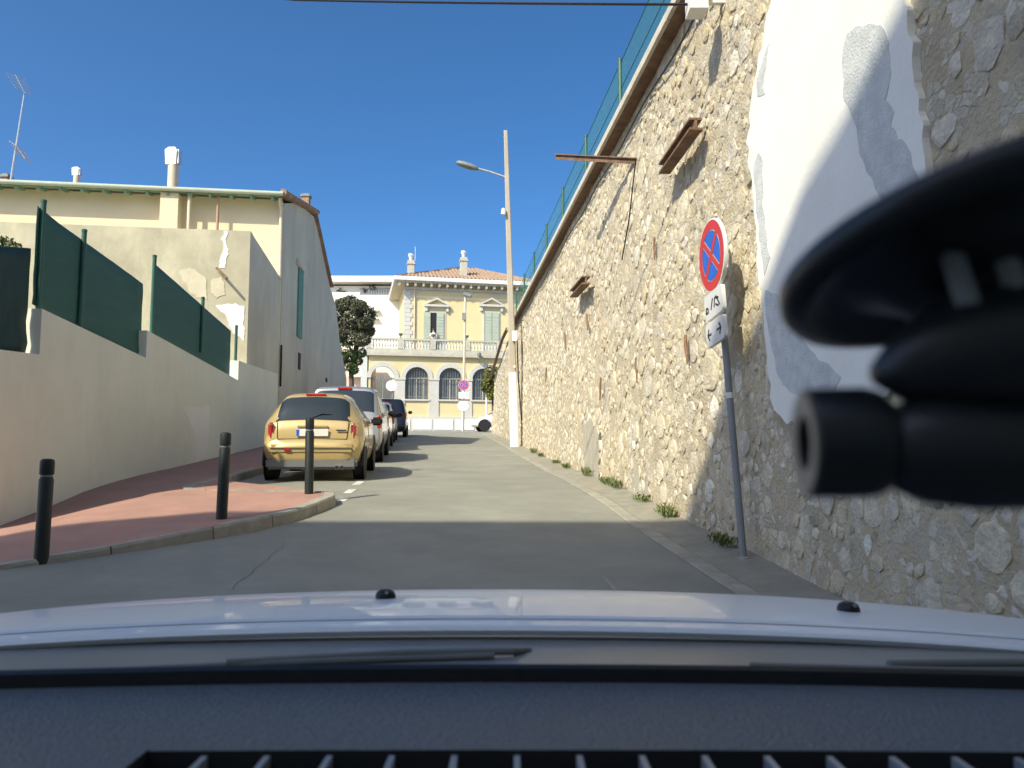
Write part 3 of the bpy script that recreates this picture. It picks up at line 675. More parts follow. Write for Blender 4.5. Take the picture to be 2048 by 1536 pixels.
def lin(a, b, n): return [tuple(a[k]+(b[k]-a[k])*i/n for k in range(3)) for i in range(n+1)]
scr('privacy_screen', lin((76,412,612),(115,444,634),4)[:-1]+lin((115,444,634),(287,568,720),14), M['screen'])
scr('privacy_screen', lin((306,524,668),(462,662,756),14), M['screen'])
scr('worn_screen', lin((-60,486,708),(62,497,709),8), M['screen_old'], -.16, .03)
# plant above the worn screen
def leaves(name, blobs, n, size, m, parent, seed, flat=.5):
    R = random.Random(seed); mb = MB()
    for c, r in blobs:
        c = Vector(c)
        for _ in range(n):
            while True:
                v = Vector((R.uniform(-1,1), R.uniform(-1,1), R.uniform(-1,1)))
                if .15 < v.length < 1: break
            v = v*(.75+.25*R.random())/max(v.length, .01)*v.length**.4
            p = c+Vector((v.x*r[0], v.y*r[1], v.z*r[2]))
            a = Vector((R.uniform(-1,1), R.uniform(-1,1), R.uniform(-1,1))).normalized(); b = a.cross(Vector((R.uniform(-1,1), R.uniform(-1,1), R.uniform(-1,1)))).normalized()
            s = size*R.uniform(.6, 1.4); mb.add([p-a*s, p+b*s*flat, p+a*s, p-b*s*flat], [(0,1,2,3)])
    return mb.build(name, m, parent)
pc = P(5, 485, 10.2); pl = thing('climbing_plant', 'bright green leafy shrub poking above the worn screen at the left edge', 'plant', Vector((pc.x, pc.y, lbase(10))))
leaves('foliage', [(P(-20,490,10.2), (.22,.15,.14)), (P(8,484,10.2), (.12,.12,.07)), (P(28,492,10.2), (.10,.1,.05)), (P(-30,520,10.3), (.3,.15,.2))], 90, .028, M['weed'], pl, 5)
mb = MB(); mb.tube([Vector((pc.x, pc.y, EZ-.5)), Vector((pc.x-.05, pc.y, EZ+1)), pc], [.03,.02,.008], 6); mb.build('stem', M['bark'], pl)

# ------------------------------------------------------------------ house on the left
SN = Vector((1, .0766, 0)).normalized(); SO = Vector((sidex(18), 18, 0))
def spix(px, row, h=0): return hit(px, row, SO+SN*h, SN)
def sp(y, z, h=0): return Vector((sidex(y), y, z))+SN*h
gz = EZ-.2
low = spix(497, 600); TC = spix(562, 470); fd = Vector((-1, -.135, 0)).normalized(); fn = Vector((.135, -1, 0)).normalized()
house = thing('house', 'cream house with green eaves, rendered lower block and stained side wall on the left', 'house', Vector((low.x, low.y, gz)))
def fpix(px, row, C, h=0): return hit(px, row, C+fn*h, fn)
# low block: front wall + side wall (flat roof)
ztl = fpix(498, 462, low).z; LW = 9.0
zside = spix(566, 560).z
a0 = low; b0 = low+fd*LW
mb = MB()
inn = fn*-.3
mb.hexa([Vector((b0.x,b0.y,gz)), Vector((a0.x,a0.y,gz)), Vector((a0.x,a0.y,gz))+inn, Vector((b0.x,b0.y,gz))+inn, Vector((b0.x,b0.y,ztl)), Vector((a0.x,a0.y,ztl)), Vector((a0.x,a0.y,ztl))+inn, Vector((b0.x,b0.y,ztl))+inn])
mb.build('lower_front_wall', M['houserender'], house)
yT = TC.y
mb = MB(); mb.prism([sp(low.y+.02, gz-.5, -.003), sp(yT-.01, gz-.5, -.003), sp(yT-.01, zside, -.003), sp(low.y+.02, ztl-.004, -.003)], -SN*.3); mb.build('lower_side_wall', M['houseside'], house)
mb = MB(); mb.prism([low-Vector((0,0,low.z))+Vector((-.31,.02,ztl-.6)), b0-Vector((0,0,b0.z))+Vector((0,.31,ztl-.6)), b0-Vector((0,0,b0.z))+Vector((0,4.5,ztl-.6)), Vector((TC.x-.31,TC.y,ztl-.6))], (0,0,.12)); mb.build('terrace_roof', M['houserender'], house)
# tall block
zE = fpix(562, 400, TC).z
TW = 14.0; tb = TC+fd*TW
mb = MB(); mb.hexa([Vector((tb.x,tb.y,gz)), Vector((TC.x,TC.y,gz)), Vector((TC.x,TC.y,gz))+inn, Vector((tb.x,tb.y,gz))+inn, Vector((tb.x,tb.y,zE)), Vector((TC.x,TC.y,zE)), Vector((TC.x,TC.y,zE))+inn, Vector((tb.x,tb.y,zE))+inn]); mb.build('front_wall', M['housecream'], house)
outl = [spix(*q) for q in ((563,392),(590,406),(612,420),(628,434),(636,462),(645,505),(654,548),(661,578),(672,612),(680,690),(693,757))]
bot = [sp(outl[-1].y+.3, EZ+.4), sp(yT+.302, EZ-.6)]
outl[0] = sp(yT+.302, zE-.01)
mb = MB(); mb.prism([p for p in outl]+bot, -SN*.35); mb.build('side_wall', M['houseside'], house)
rid = outl[3]
# roof slab
ov = .46
def roofpt(s, along, up): pass
E0 = TC+SN*.12; E0 = Vector((E0.x, E0.y, zE))+fn*ov; E1 = Vector((tb.x, tb.y, zE))+fn*ov
slope = (rid.z-zE)/max(.1, (rid.y-yT)); 
E0.z = E1.z = zE-slope*ov+.10
R0 = Vector((rid.x, rid.y, rid.z+.10))+SN*.12; R1 = R0+fd*TW
mb = MB(); mb.prism([E0, R0, R1, E1], (0, 0, .07)); rf = mb.build('roof', M['terracotta'], house)
B0 = outl[7]+SN*.12; B1 = B0+fd*TW; B0.z += .06; B1.z = B0.z; mb = MB(); mb.prism([R0+Vector((0,.02,0)), B0, B1, R1+Vector((0,.02,0))], (0,0,.07)); mb.build('rear_roof', M['terracotta'], house)
for i in range(16):
    t = (i+.5)/16; c = E0.lerp(R0, t)+Vector((0,0,.09)); d = (R0-E0).normalized(); mb = MB(); mb.tube([c-d*.22, c+d*.24], [.10,.085], 8); mb.build('verge_tile', M['terracotta'], rf, smooth=1)
# soffit boards + rafters
S0 = E0+Vector((0,0,-.02))-SN*.1; S1 = E1+Vector((0,0,-.02)); bk = -fn*(ov-.002)+Vector((0,0,slope*ov))
mb = MB(); mb.prism([S0, S1, S1+bk, S0+bk], (0,0,-.03)); mb.build('soffit', M['soffit'], house)
for i in range(24):
    c = S0.lerp(S1, (i+.4)/24)+Vector((0,0,-.08)); mb = MB(); mb.bar(c, c+bk, .07, .1); mb.build('rafter_tail', M['soffit'], house)
mb = MB(); g0 = E0+fn*.06+Vector((0,0,.02)); g1 = E1+fn*.06+Vector((0,0,.02)); mb.tube([g0, g1], .065, 10); mb.build('gutter', M['shutpale'], house, smooth=1)
# chimney breast, flues, pipes
def fbox(name, px0, px1, r0, r1, h0, h1, m, C=TC):
    a = fpix(px0, r0, C, h1); b = fpix(px1, r0, C, h1); zt = a.z; zb = fpix(px0, r1, C, h1).z
    back = -fn*(h1-h0); mb = MB()
    mb.hexa([Vector((a.x,a.y,zb)), Vector((b.x,b.y,zb)), Vector((b.x,b.y,zb))+back, Vector((a.x,a.y,zb))+back, Vector((a.x,a.y,zt)), Vector((b.x,b.y,zt)), Vector((b.x,b.y,zt))+back, Vector((a.x,a.y,zt))+back])
    return mb.build(name, m, house)
fbox('chimney_breast', 321, 357, 384, 470, -.01, .42, M['housecream'])
def vtube(name, px, r0, r1, h, rad, m, C=TC, px2=None):
    a = fpix(px, r0, C, h); b = fpix(px2 or px, r1, C, h); b.x, b.y = (a.x, a.y) if px2 is None else (b.x, b.y)
    mb = MB(); mb.tube([a, b], rad, 10); return mb.build(name, m, house, smooth=1)
vtube('vent_pipe', 380, 378, 465, .35, .055, M['pipe']); vtube('vent_pipe', 437, 381, 465, .3, .04, M['pipebrown'])
a = fpix(560, 396, TC, .3); b = fpix(563, 418, TC, .09); c = fpix(567, 560, TC, .09); c.x, c.y = b.x, b.y; mb = MB(); mb.tube([a, a+(b-a)*.5+Vector((0,0,-.05)), b, c], .06, 10); mb.build('downpipe', M['pipe'], house, smooth=1)
def flue(px, rt, rb, rc, d, r, lab):
    a = P(px, rb, d); t = P(px, rc, d); tt = P(px, rt, d); f = thing('chimney_flue', lab, 'chimney', a-Vector((0,0,.3)), group='flues on the house roof')
    mb = MB(); mb.lathe([(r*.95, -.3), (r, 0), (r, (t-a).z)], a, n=14); mb.build('flue_pipe', M['pipe'], f, smooth=1)
    h = (tt-t).z; mb = MB(); q = r*1.02
    for k, (w_, zz) in enumerate(((0,0),)):
        mb.hexa([t+Vector(v) for v in ((-q,-q*.9,0),(q,-q*.9,0),(q,q*.9,0),(-q,q*.9,0),(-q*1.15,-q,h*.8),(q*1.15,-q,h*.8),(q*1.15,q,h*.8),(-q*1.15,q,h*.8))])
        mb.hexa([t+Vector(v) for v in ((-q*1.15,-q,h*.8),(q*1.15,-q,h*.8),(q*1.15,q,h*.8),(-q*1.15,q,h*.8),(-q*.6,-q*.6,h),(q*.6,-q*.6,h),(q*.6,q*.6,h),(-q*.6,q*.6,h))])
    mb.build('cowl', M['white'], f)
    mb = MB(); mb.box(t+Vector((q*1.16,-q*.7,h*.05)), t+Vector((q*1.4,q*.7,h*.85))); mb.build('wind_shield', M['galv'], f)
flue(345, 296, 380, 331, TC.y+.1, .155, 'tall cream metal flue with white cowl on the house roof')
flue(153, 335, 366, 352, TC.y-.4, .09, 'short cream flue with white cowl on the house roof, left of the tall one')
def stack(px0, px1, rt, rb, d, lab):
    a = P(px0, rb, d); b = P(px1, rt, d); w_ = b.x-a.x; f = thing('chimney_stack', lab, 'chimney', a)
    mb = MB(); mb.box((a.x-.04 if px0 > 100 else a.x, a.y, a.z-.2), (b.x-.04 if px0 > 100 else b.x, a.y+w_, b.z-.12)); mb.build('brick_stack', M['terracotta'], f)
    mb = MB(); q = .04 if px0 > 100 else 0; mb.box((a.x-.04-q, a.y-.04, b.z-.12), (b.x+.04-q, a.y+w_+.04, b.z-.05)); mb.box((a.x+.02-q, a.y+.02, b.z-.05), (b.x-.02-q, a.y+w_-.02, b.z)); mb.build('cap', M['lampgrey'], f)
stack(605, 620, 386, 420, rid.y-1.0, 'small brick chimney on the roof edge above the stained side wall')
stack(1, 15, 346, 364, TC.y-.4, 'small brick chimney at the left edge beside the antenna')
# patches and bracket on the lower front wall
def fpatch(name, pts, C, h, m):
    j = [fpix(px, r, C, h) for px, r in pts]; n = len(j); out = []
    for i in range(n):
        for k in range(12):
            q = j[i].lerp(j[(i+1) % n], k/12); out.append(q+fd*(.10*noise.noise(q*2.5)+.05*noise.noise(q*9))+Vector((0,0,.10*noise.noise(q*2.7+Vector((5,0,0)))+.05*noise.noise(q*8))))
    mb = MB(); mb.prism(out, -fn*.02); return mb.build(name, m, house)
fpatch('white_repair', [(448,462),(457,462),(456,500),(452,538),(440,535),(444,500)], low, .012, M['plaster'])
fpatch('white_repair', [(437,612),(489,612),(488,680),(470,668),(452,640)], low, .012, M['plaster'])
fpatch('pale_repair', [(425,560),(446,556),(448,590),(436,600),(420,588)], low, .012, M['palepatch'])
fpatch('pale_repair', [(355,545),(380,535),(412,556),(412,600),(380,585)], low, .011, M['palepatch'])
A = fpix(433, 536, low, .05); B = fpix(454, 557, low, .35); mb = MB(); mb.bar(A, B, .05, .05); mb.build('steel_bracket', M['rust'], house)
# side wall: shutter, slit window, pipe
def sbox(name, px0, px1, r0, r1, h0, h1, m):
    a = spix(px0, r0, h1); b = spix(px1, r0, h1); zb = spix((px0+px1)/2, r1, h1).z; zt = (a.z+b.z)/2; bk = -SN*(h1-h0); mb = MB()
    mb.hexa([Vector((a.x,a.y,zb)), Vector((b.x,b.y,zb)), Vector((b.x,b.y,zb))+bk, Vector((a.x,a.y,zb))+bk, Vector((a.x,a.y,zt)), Vector((b.x,b.y,zt)), Vector((b.x,b.y,zt))+bk, Vector((a.x,a.y,zt))+bk]); return mb.build(name, m, house)
sbox('shutter', 599, 608, 535, 678, -.02, .05, M['shutter']); sbox('lintel', 597, 611, 527, 537, -.02, .09, M['houseside']); sbox('slit_window', 597, 602, 706, 740, -.02, .012, M['dark']); sbox('vent', 652, 655, 756, 764, -.02, .02, M['dark'])
a = spix(563, 690, .05); b = spix(566, 775, .05); b.x, b.y = a.x, a.y; mb = MB(); mb.tube([a, b], .03, 8); mb.build('drain_pipe', M['dark'], house)
# antenna
at = P(22, 360, TC.y-.5); top = P(49, 186, TC.y-.5); ant = thing('antenna', 'tall thin television antenna mast on the house roof at the left edge', 'antenna', at-Vector((0,0,.4)))
mb = MB(); mb.tube([at-(top-at)*.1, top], [.035, .02], 8); mb.build('mast', M['galv'], ant, smooth=1)
e0 = P(31, 150, TC.y-.5); mb = MB(); mb.tube([top, e0], .012, 6); mb.build('boom', M['galv'], ant)
for i in range(7):
    c = top.lerp(e0, .1+.14*i); mb = MB(); mb.tube([c-Vector((.05+.012*i,.3,.03)), c+Vector((.05+.012*i,.3,.03))], .007, 5); mb.build('element', M['galv'], ant)
m0 = P(33, 292, TC.y-.5); m1 = P(50, 318, TC.y-.5); mb = MB(); mb.tube([P(18, 282, TC.y-.5), m0, m1], .012, 6); mb.build('boom', M['galv'], ant)
for i in range(8):
    c = m0.lerp(m1, i/7); mb = MB(); mb.tube([c-Vector((.12,.2,-.08)), c+Vector((.12,.2,-.08))], .007, 5); mb.build('element', M['galv'], ant)

# ------------------------------------------------------------------ apartment block behind the camera (casts the near shade)
Rr = EZ+16.0; FY = 7.5-.867*16.0
apt = thing('corner_apartment_block', 'tall cream apartment block behind the viewpoint whose roof shades the near road', 'building', (-9, FY, rz(FY)))
ROOFP = [(-30,-9),(-16.6,-7.35),(-14.8,-6.0),(-9.8,-6.05),(-8.9,-6.17),(-8.5,-6.3),(-8.15,-6.7),(-7.7,-6.9),(-7.5,-7.25),(-7.1,-7.65),(-6,-8.6),(12,-9.2),(12,-20),(-30,-20)]
mb = MB(); mb.prism([(x, y, rz(FY)-.5) for x, y in ROOFP], (0, 0, Rr-.3-rz(FY)+.5)); mb.build('wall', M['housecream'], apt)
mb = MB(); mb.prism([(x, y, Rr-.299) for x, y in ROOFP], (0, 0, .299)); mb.build('parapet', M['coping'], apt)
for ix in range(3):
    for iz in range(5):
        x = -14.2+ix*1.6; z = EZ+.2+iz*3.05; y = -5.99
        mb = MB(); mb.box((x, y, z), (x+.95, y+.05, z+1.7)); f = mb.build('window', M['shutpale'], apt)
        mb = MB(); mb.box((x+.08, y+.052, z+.08), (x+.87, y+.06, z+1.62)); mb.build('pane', M['glassdk'], f)

# ------------------------------------------------------------------ villa at the end of the street
TV = math.radians(12); V0 = P(735, 862, 55); VE = Vector((math.cos(TV), math.sin(TV), 0)); VNn = Vector((-math.sin(TV), math.cos(TV), 0))
villa = thing('villa', 'yellow villa with arcade, balustraded terrace and tiled roof at the end of the street', 'villa', V0, (0, 0, TV))
def vp(px, row, w_=0):
    p = hit(px, row, V0+VNn*w_, VNn)-V0; return (p.dot(VE), p.z)
def vb(name, u0, u1, w0, w1, z0, z1, m, parent=villa, bevel=0):
    mb = MB(); mb.box((u0, w0, z0), (u1, w1, z1)); return mb.build(name, m, parent, local=True, bevel=bevel)
cs = [vp(px, 760)[0] for px in (765.5, 831, 898.5, 967)]; bay = (cs[3]-cs[0])/3; cs = [cs[0]+bay*i for i in range(5)]
aw = .86; zsp = vp(831, 757)[1]; zsill = vp(831, 801)[1]; zcor = vp(831, 713)[1]; zbas = vp(831, 833)[1]
uL = vp(737, 760)[0]; uR = cs[4]+bay/2
# arcade wall with arched openings
mb = MB(); nA = 14
for c in cs:
    l, r_ = c-bay/2, c+bay/2
    if c == cs[0]: l = uL
    for w0, w1 in ((0, .45),):
        mb.box((l, w0, zbas), (c-aw, w1, zsp)); mb.box((c+aw, w0, zbas), (r_, w1, zsp)); mb.box((c-aw, w0, zbas), (c+aw, w1, zsill))
        for i in range(nA):
            a, b = math.pi-math.pi*i/nA, math.pi-math.pi*(i+1)/nA
            x0, x1 = c+aw*math.cos(a), c+aw*math.cos(b); z0, z1 = zsp+aw*math.sin(a), zsp+aw*math.sin(b)
            mb.hexa([(x0,w0,z0),(x1,w0,z1),(x1,w1,z1),(x0,w1,z0),(x0,w0,zcor),(x1,w0,zcor),(x1,w1,zcor),(x0,w1,zcor)])
        mb.box((l, w0, zsp), (c-aw, w1, zcor)); mb.box((c+aw, w0, zsp), (r_, w1, zcor))
mb.build('arcade_wall', M['yellow'], villa, local=True)
for k, c in enumerate(cs):
    mb = MB()
    r0, r1 = aw-.02, aw+.30
    for i in range(20):
        a, b = math.pi*i/20, math.pi*(i+1)/20
        q = [(c+r*math.cos(t), zsp+r*math.sin(t)) for r, t in ((r0,a),(r1,a),(r1,b),(r0,b))]
        mb.hexa([(x,-.08,z) for x, z in q]+[(x,.0,z) for x, z in q])
    mb.build('arch_moulding', M['trim'], villa, local=True)
    u = c+bay/2
    vb('pilaster', u-.37, u+.37, -.07, 0, zbas, zsp-.12, M['trim']); vb('impost', u-.41, u+.41, -.11, 0, zsp-.118, zsp+.02, M['trim'])
    vb('sill', c-aw-.1, c+aw+.1, -.12, 0, zsill-.02, zsill+.1, M['trim'])
    # glazing and grille
    if k > 0:
        mb = MB(); pts = [(c-aw,zsill),(c+aw,zsill)]+[(c+aw*math.cos(math.pi*i/16), zsp+aw*math.sin(math.pi*i/16)) for i in range(17)]
        mb.prism([(x,.40,z) for x, z in pts], (0,.02,0)); g = mb.build('glazing', M['glassdk'], villa, local=True)
        mb = MB()
        for x in (-.5, 0, .5): mb.box((c+x-.035,.36,zsill+.1),(c+x+.035,.398,zsp+.05))
        mb.box((c-aw,.355,zsp+.02),(c+aw,.398,zsp+.10)); mb.build('mullion', M['trim'], g, local=True)
        vb('curtain', c-.45, c-.05, .425, .44, zsill, zsp, M['curtain'], g)
        for i in range(9):
            x = c-aw+.1+(2*aw-.2)*i/8; zt = zsp+math.sqrt(max(0, aw*aw-(x-c)**2))-.02; vb('grille_bar', x-.015, x+.015, .12, .15, zsill+.1, zt, M['lampgrey'], g)
        for z in (zsill+.25, zsp-.02): vb('grille_rail', c-aw, c+aw, .11, .16, z, z+.05, M['lampgrey'], g)
    else:
        for i in range(11):
            x = c-aw+.1+(2*aw-.2)*i/10; vb('gate_bar', x-.02, x+.02, .12, .15, zbas, zsp+.1*(i % 2), M['lampgrey'])
        vb('gate_rail', c-aw, c+aw, .11, .16, zsp-.06, zsp+.02, M['lampgrey']); vb('gate_post', c-.06, c+.06, .1, .18, zbas, zsp+.3, M['lampgrey'])
# base plinth with panels
vb('plinth', uL-.1, uR, -.15, .44, -.6, zbas, M['trim']);
for i in range(8): vb('plinth_panel', uL+.1+i*1.55, uL+1.45+i*1.55, -.19, -.15, .12, zbas-.2, M['plaster'])
# cornice under balustrade
zb0 = vp(831, 707)[1]; zb1 = vp(831, 703)[1]; zt = vp(831, 678)[1]
vb('terrace_cornice', uL-.25, uR, -.28, .6, zcor, zb0, M['balu']); vb('terrace_slab', uL-.15, uR, -.18, 4.2, zb0, zb1, M['balu'])
vb('balustrade_rail', uL-.1, uR, -.12, .14, zt-.12, zt+.02, M['balu']); vb('balustrade_plinth', uL-.1, uR, -.12, .14, zb1, zb1+.16, M['balu'])
piers = [vp(px, 690)[0] for px in (738, 801, 866, 933, 999)]
for u in piers: vb('balustrade_pier', u-.2, u+.2, -.15, .17, zb1+.162, zt-.122, M['balu'])
bal = None
for a, b in zip(piers[:-1], piers[1:]):
    for i in range(9):
        u = a+.32+(b-a-.64)*i/8
        if bal is None:
            h = zt-.12-zb1-.16; mb = MB(); mb.lathe([(.05,0),(.05,.05*h),(.035,.12*h),(.085,.32*h),(.05,.6*h),(.03,.8*h),(.055,.92*h),(.05,h)], n=8); bal = mb.build('baluster', M['trim'], villa, smooth=1, local=True); bal.location = (u, 0, zb1+.16)
        else: dup(bal, villa, (u, 0, zb1+.16))
for u in piers[1:4]:
    mb = MB(); mb.lathe([(.1,0),(.06,.06),(.05,.14),(.17,.28),(.2,.34),(.16,.36)], (u, 0, zt+.02), n=12); mb.build('urn', M['lampgrey'], villa, smooth=1, local=True)
# left corner pier in shade + finial
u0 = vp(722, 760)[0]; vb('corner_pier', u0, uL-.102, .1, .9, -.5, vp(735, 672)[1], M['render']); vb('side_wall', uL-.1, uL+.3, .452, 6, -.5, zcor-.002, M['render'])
mb = MB(); mb.lathe([(.2,0),(.08,.1),(.15,.3),(.05,.5),(.0,.52)], (u0+.3, .5, vp(735,672)[1]), n=10, caps=False); mb.build('finial', M['balu'], villa, smooth=1, local=True)
# upper storey, set back
WU = 3.6
ul = vp(809, 640, WU)[0]; ur = ul+10.2; zu0 = zb1; zev = vp(930, 568, WU)[1]
vb('upper_wall', ul, ur, WU, WU+9, zu0, zev, M['yellow'])
a, b = vp(808, 640, WU)[0], vp(822, 640, WU)[0]
zq = zu0+.1; k = 0
while zq < zev-.9:
    vb('quoin', a-.03, b+(.12 if k % 2 else -.05), WU-.06, WU, zq, zq+.32, M['trim']); zq += .34; k += 1
vb('frieze_band', ul-.02, ur+.02, WU-.05, WU, vp(900, 598, WU)[1], vp(900, 594, WU)[1], M['housecream'])
vb('string_band', ul, ur, WU-.04, WU, vp(900, 585, WU)[1], vp(900, 583.5, WU)[1], M['trim'])
mb = MB(); u = vp(829, 600, WU)[0]; mb.tube([(u, WU-.1, zu0), (u, WU-.1, zev-.1)], .06, 8); mb.build('downpipe', M['pipe'], villa, smooth=1, local=True)
zg = vp(930, 565, WU-.9)[1]; zg1 = vp(930, 557.5, WU-.9)[1]
vb('eave_board', ul-.9, ur+.9, WU-.95, WU+9.9, zg, zg1, M['white']); vb('eave_soffit', ul-.8, ur+.8, WU-.85, WU+9.8, zg-.08, zg-.002, M['balu'])
for i in range(19):
    u = ul-.55+i*.62; vb('modillion', u, u+.16, WU-.75, WU-.002, zg-.36, zg-.082, M['trim'])
vb('bed_moulding', ul-.12, ur+.12, WU-.14, WU-.003, zev-.62, zev-.45, M['trim'])
# hip roof with tile ridges
zr = vp(975, 536, WU+4)[1]; u0r, u1r, w0r, w1r = ul-.85, ur+.85, WU-.9, WU+9.8; uc0, uc1 = ul+5.0, ul+6.2; wc = (w0r+w1r)/2
mb = MB(); rows = []
nU = 160
for j in range(7):
    t = j/6; row = []
    for i in range(nU+1):
        s = i/nU; ua = u0r+(uc0-u0r)*t; ub = u1r+(uc1-u1r)*t; u = u0r+(u1r-u0r)*s; uu = min(max(u, ua), ub)
        row.append((uu, w0r+(wc-w0r)*t, zg1+.03+(zr-zg1)*t+.05*math.sin(u*2*math.pi/.30)))
    rows.append(row)
mb.grid(rows); mb.build('roof_front', M['terracotta'], villa, local=True)
for nm, ue, uc in (('roof_left', u0r, uc0), ('roof_right', u1r, uc1)):
    mb = MB(); mb.add([(ue, w0r, zg1+.02), (uc, wc, zr+.02), (ue, w1r, zg1+.02)], [(0,1,2)]); mb.build(nm, M['terracotta'], villa, local=True)
mb = MB(); mb.add([(u0r,w1r,zg1+.02),(u1r,w1r,zg1+.02),(uc1,wc,zr+.02),(uc0,wc,zr+.02)], [(0,1,2,3)]); mb.build('roof_rear', M['terracotta'], villa, local=True)
for px, rt, w_ in ((822, 520, WU+.4), (928, 514, WU+.6)):
    ua, _ = vp(px-6.5, 540, w_); ub, _ = vp(px+6.5, 540, w_); z1 = vp(px, rt, w_)[1]; z0 = zg1-.05
    c = vb('chimney', ua, ub, w_, w_+.5, z0, z1, M['balu']); vb('cap', ua-.06, ub+.06, w_-.06, w_+.56, z1-.32, z1-.2, M['balu'], c)
    mb = MB(); um = (ua+ub)/2; mb.lathe([(.13,0),(.12,.12),(.17,.3),(.24,.42),(.18,.5),(.2,.56),(.05,.6)], (um, w_+.25, z1), n=12); mb.build('chimney_pot', M['white'], c, smooth=1, local=True)
mb = MB(); ua, za = vp(830, 553, WU+.5); mb.tube([(ua, WU+.5, za), (ua, WU+.5, vp(830, 493, WU+.5)[1])], .025, 6); mb.build('roof_aerial', M['galv'], villa, local=True)
# windows of the upper floor
for px0, px1, ox0, ox1 in ((848, 898, 860.5, 872.5), (959, 1006, 1, 0)):
    ua, ub = vp(px0, 640, WU)[0], vp(px1, 640, WU)[0]; um = (ua+ub)/2
    zt_ = vp((px0+px1)/2, 622, WU)[1]
    f = vb('window', um-.72, um+.72, WU-.05, WU, zu0, zt_, M['trim'])
    vb('opening', um-.55, um+.55, WU-.055, WU-.05, zu0+.02, zt_-.15, M['dark'], f)
    zp = vp((px0+px1)/2, 613, WU)[1]; za = vp((px0+px1)/2, 596, WU)[1]
    mb = MB(); mb.box((um-.98, WU-.3, zp-.05), (um+.98, WU, zp+.12)); mb.build('pediment_base', M['trim'], f, local=True)
    for s in (-1, 1):
        mb = MB(); mb.hexa([(um+s*1.0, WU-.3, zp+.122), (um+s*.8, WU-.3, zp+.122), (um+s*.8, WU, zp+.122), (um+s*1.0, WU, zp+.122), (um, WU-.3, za), (um, WU-.3, za-.16), (um, WU, za-.16), (um, WU, za)]); mb.build('pediment_slope', M['trim'], f, local=True)
        vb('console', um+s*.82-.1, um+s*.82+.1, WU-.2, WU-.002, zp-.4, zp-.052, M['trim'], f)
    if ox0 > 1:
        s0 = vp(847, 650, WU)[0]; s1 = vp(860.5, 650, WU)[0]; s2 = vp(873, 650, WU)[0]; s3 = vp(887, 650, WU)[0]
        sh = [(s0, s1), (s2, s3)]
    else:
        s0 = vp(970, 650, WU)[0]; s3 = vp(997, 650, WU)[0]; sh = [(s0, (s0+s3)/2-.02), ((s0+s3)/2+.02, s3)]
    for q0, q1 in sh:
        s = vb('shutter', q0, q1, WU-.13, WU-.08, zu0+.05, zt_-.12, M['shutpale'], f)
        for i in range(14):
            z = zu0+.15+i*(zt_-zu0-.45)/14; vb('slat', q0+.05, q1-.05, WU-.15, WU-.131, z, z+.05, M['shutpale'], villa)
# wall lamp on the arcade
mb = MB(); u, z = vp(956, 722); mb.tube([(u, -.1, z), (u, -.5, z+.1), (u, -.5, z+.35)], .05, 6); mb.lathe([(.12,0),(.16,.2),(.03,.32)], (u, -.5, z+.3), n=8); mb.build('wall_lantern', M['lampgrey'], villa, local=True)
# person between the shutters
def person():
    u, zf = vp(865.5, 690, WU); base = V0+VE*u+VNn*(WU-.45); base.z = V0.z+zu0+.42; vb('door_step', u-.6, u+.6, WU-.75, WU-.16, zu0+.001, zu0+.42, M['balu'])
    r = thing('person', 'person in a pale top and blue trousers standing at the half-open villa shutters', 'person', base, (0, 0, TV))
    J = [((0,0,.92),.15),((0,0,1.12),.14),((0,0,1.38),.17),((0,0,1.50),.06),((0,-.01,1.56),.075),((0,-.015,1.66),.10),((0,-.01,1.75),.07),
         ((.10,0,.88),.10),((.11,-.02,.50),.065),((.11,.02,.09),.045),((.11,-.12,.04),.04),((-.10,0,.88),.10),((-.11,-.02,.50),.065),((-.11,.02,.09),.045),((-.11,-.12,.04),.04),
         ((.19,0,1.40),.06),((.25,-.03,1.14),.045),((.20,-.20,1.02),.035),((.17,-.28,1.03),.025),((-.19,0,1.40),.06),((-.25,-.03,1.14),.045),((-.20,-.20,1.02),.035),((-.17,-.28,1.03),.025)]
    E = [(0,1),(1,2),(2,3),(3,4),(4,5),(5,6),(0,7),(7,8),(8,9),(9,10),(0,11),(11,12),(12,13),(13,14),(2,15),(15,16),(16,17),(17,18),(2,19),(19,20),(20,21),(21,22)]
    me = bpy.data.meshes.new('body'); me.from_pydata([j[0] for j in J], E, []); o = bpy.data.objects.new('body', me); COL.objects.link(o); o.parent = r
    sk = o.modifiers.new('skin', 'SKIN'); 
    for i, v in enumerate(me.skin_vertices[0].data): v.radius = (J[i][1], J[i][1]); v.use_root = (i == 0)
    sk.use_smooth_shade = True; o.modifiers.new('sub', 'SUBSURF').levels = 1
    o.modifiers['sub'].render_levels = 1
    me.materials.append(M['skin'])
    mb = MB(); mb.lathe([(.17,.95),(.175,1.1),(.2,1.3),(.2,1.42),(.09,1.5)], n=14); mb.tube([(.17,0,1.42),(.25,-.02,1.2)], [.085,.075], 10); mb.tube([(-.17,0,1.42),(-.25,-.02,1.2)], [.085,.075], 10); mb.build('shirt', M['shirt'], r, smooth=1, local=True)
    mb = MB(); mb.tube([(.1,0,.98),(.11,-.02,.5),(.11,.02,.08)], [.125,.085,.07], 10); mb.tube([(-.1,0,.98),(-.11,-.02,.5),(-.11,.02,.08)], [.125,.085,.07], 10); mb.build('trousers', M['jeans'], r, smooth=1, local=True)
    mb = MB(); mb.lathe([(.11,1.62),(.122,1.7),(.1,1.79),(.04,1.83)], (0,.025,0), n=12); mb.build('hair', M['hair'], r, smooth=1, local=True)
person()

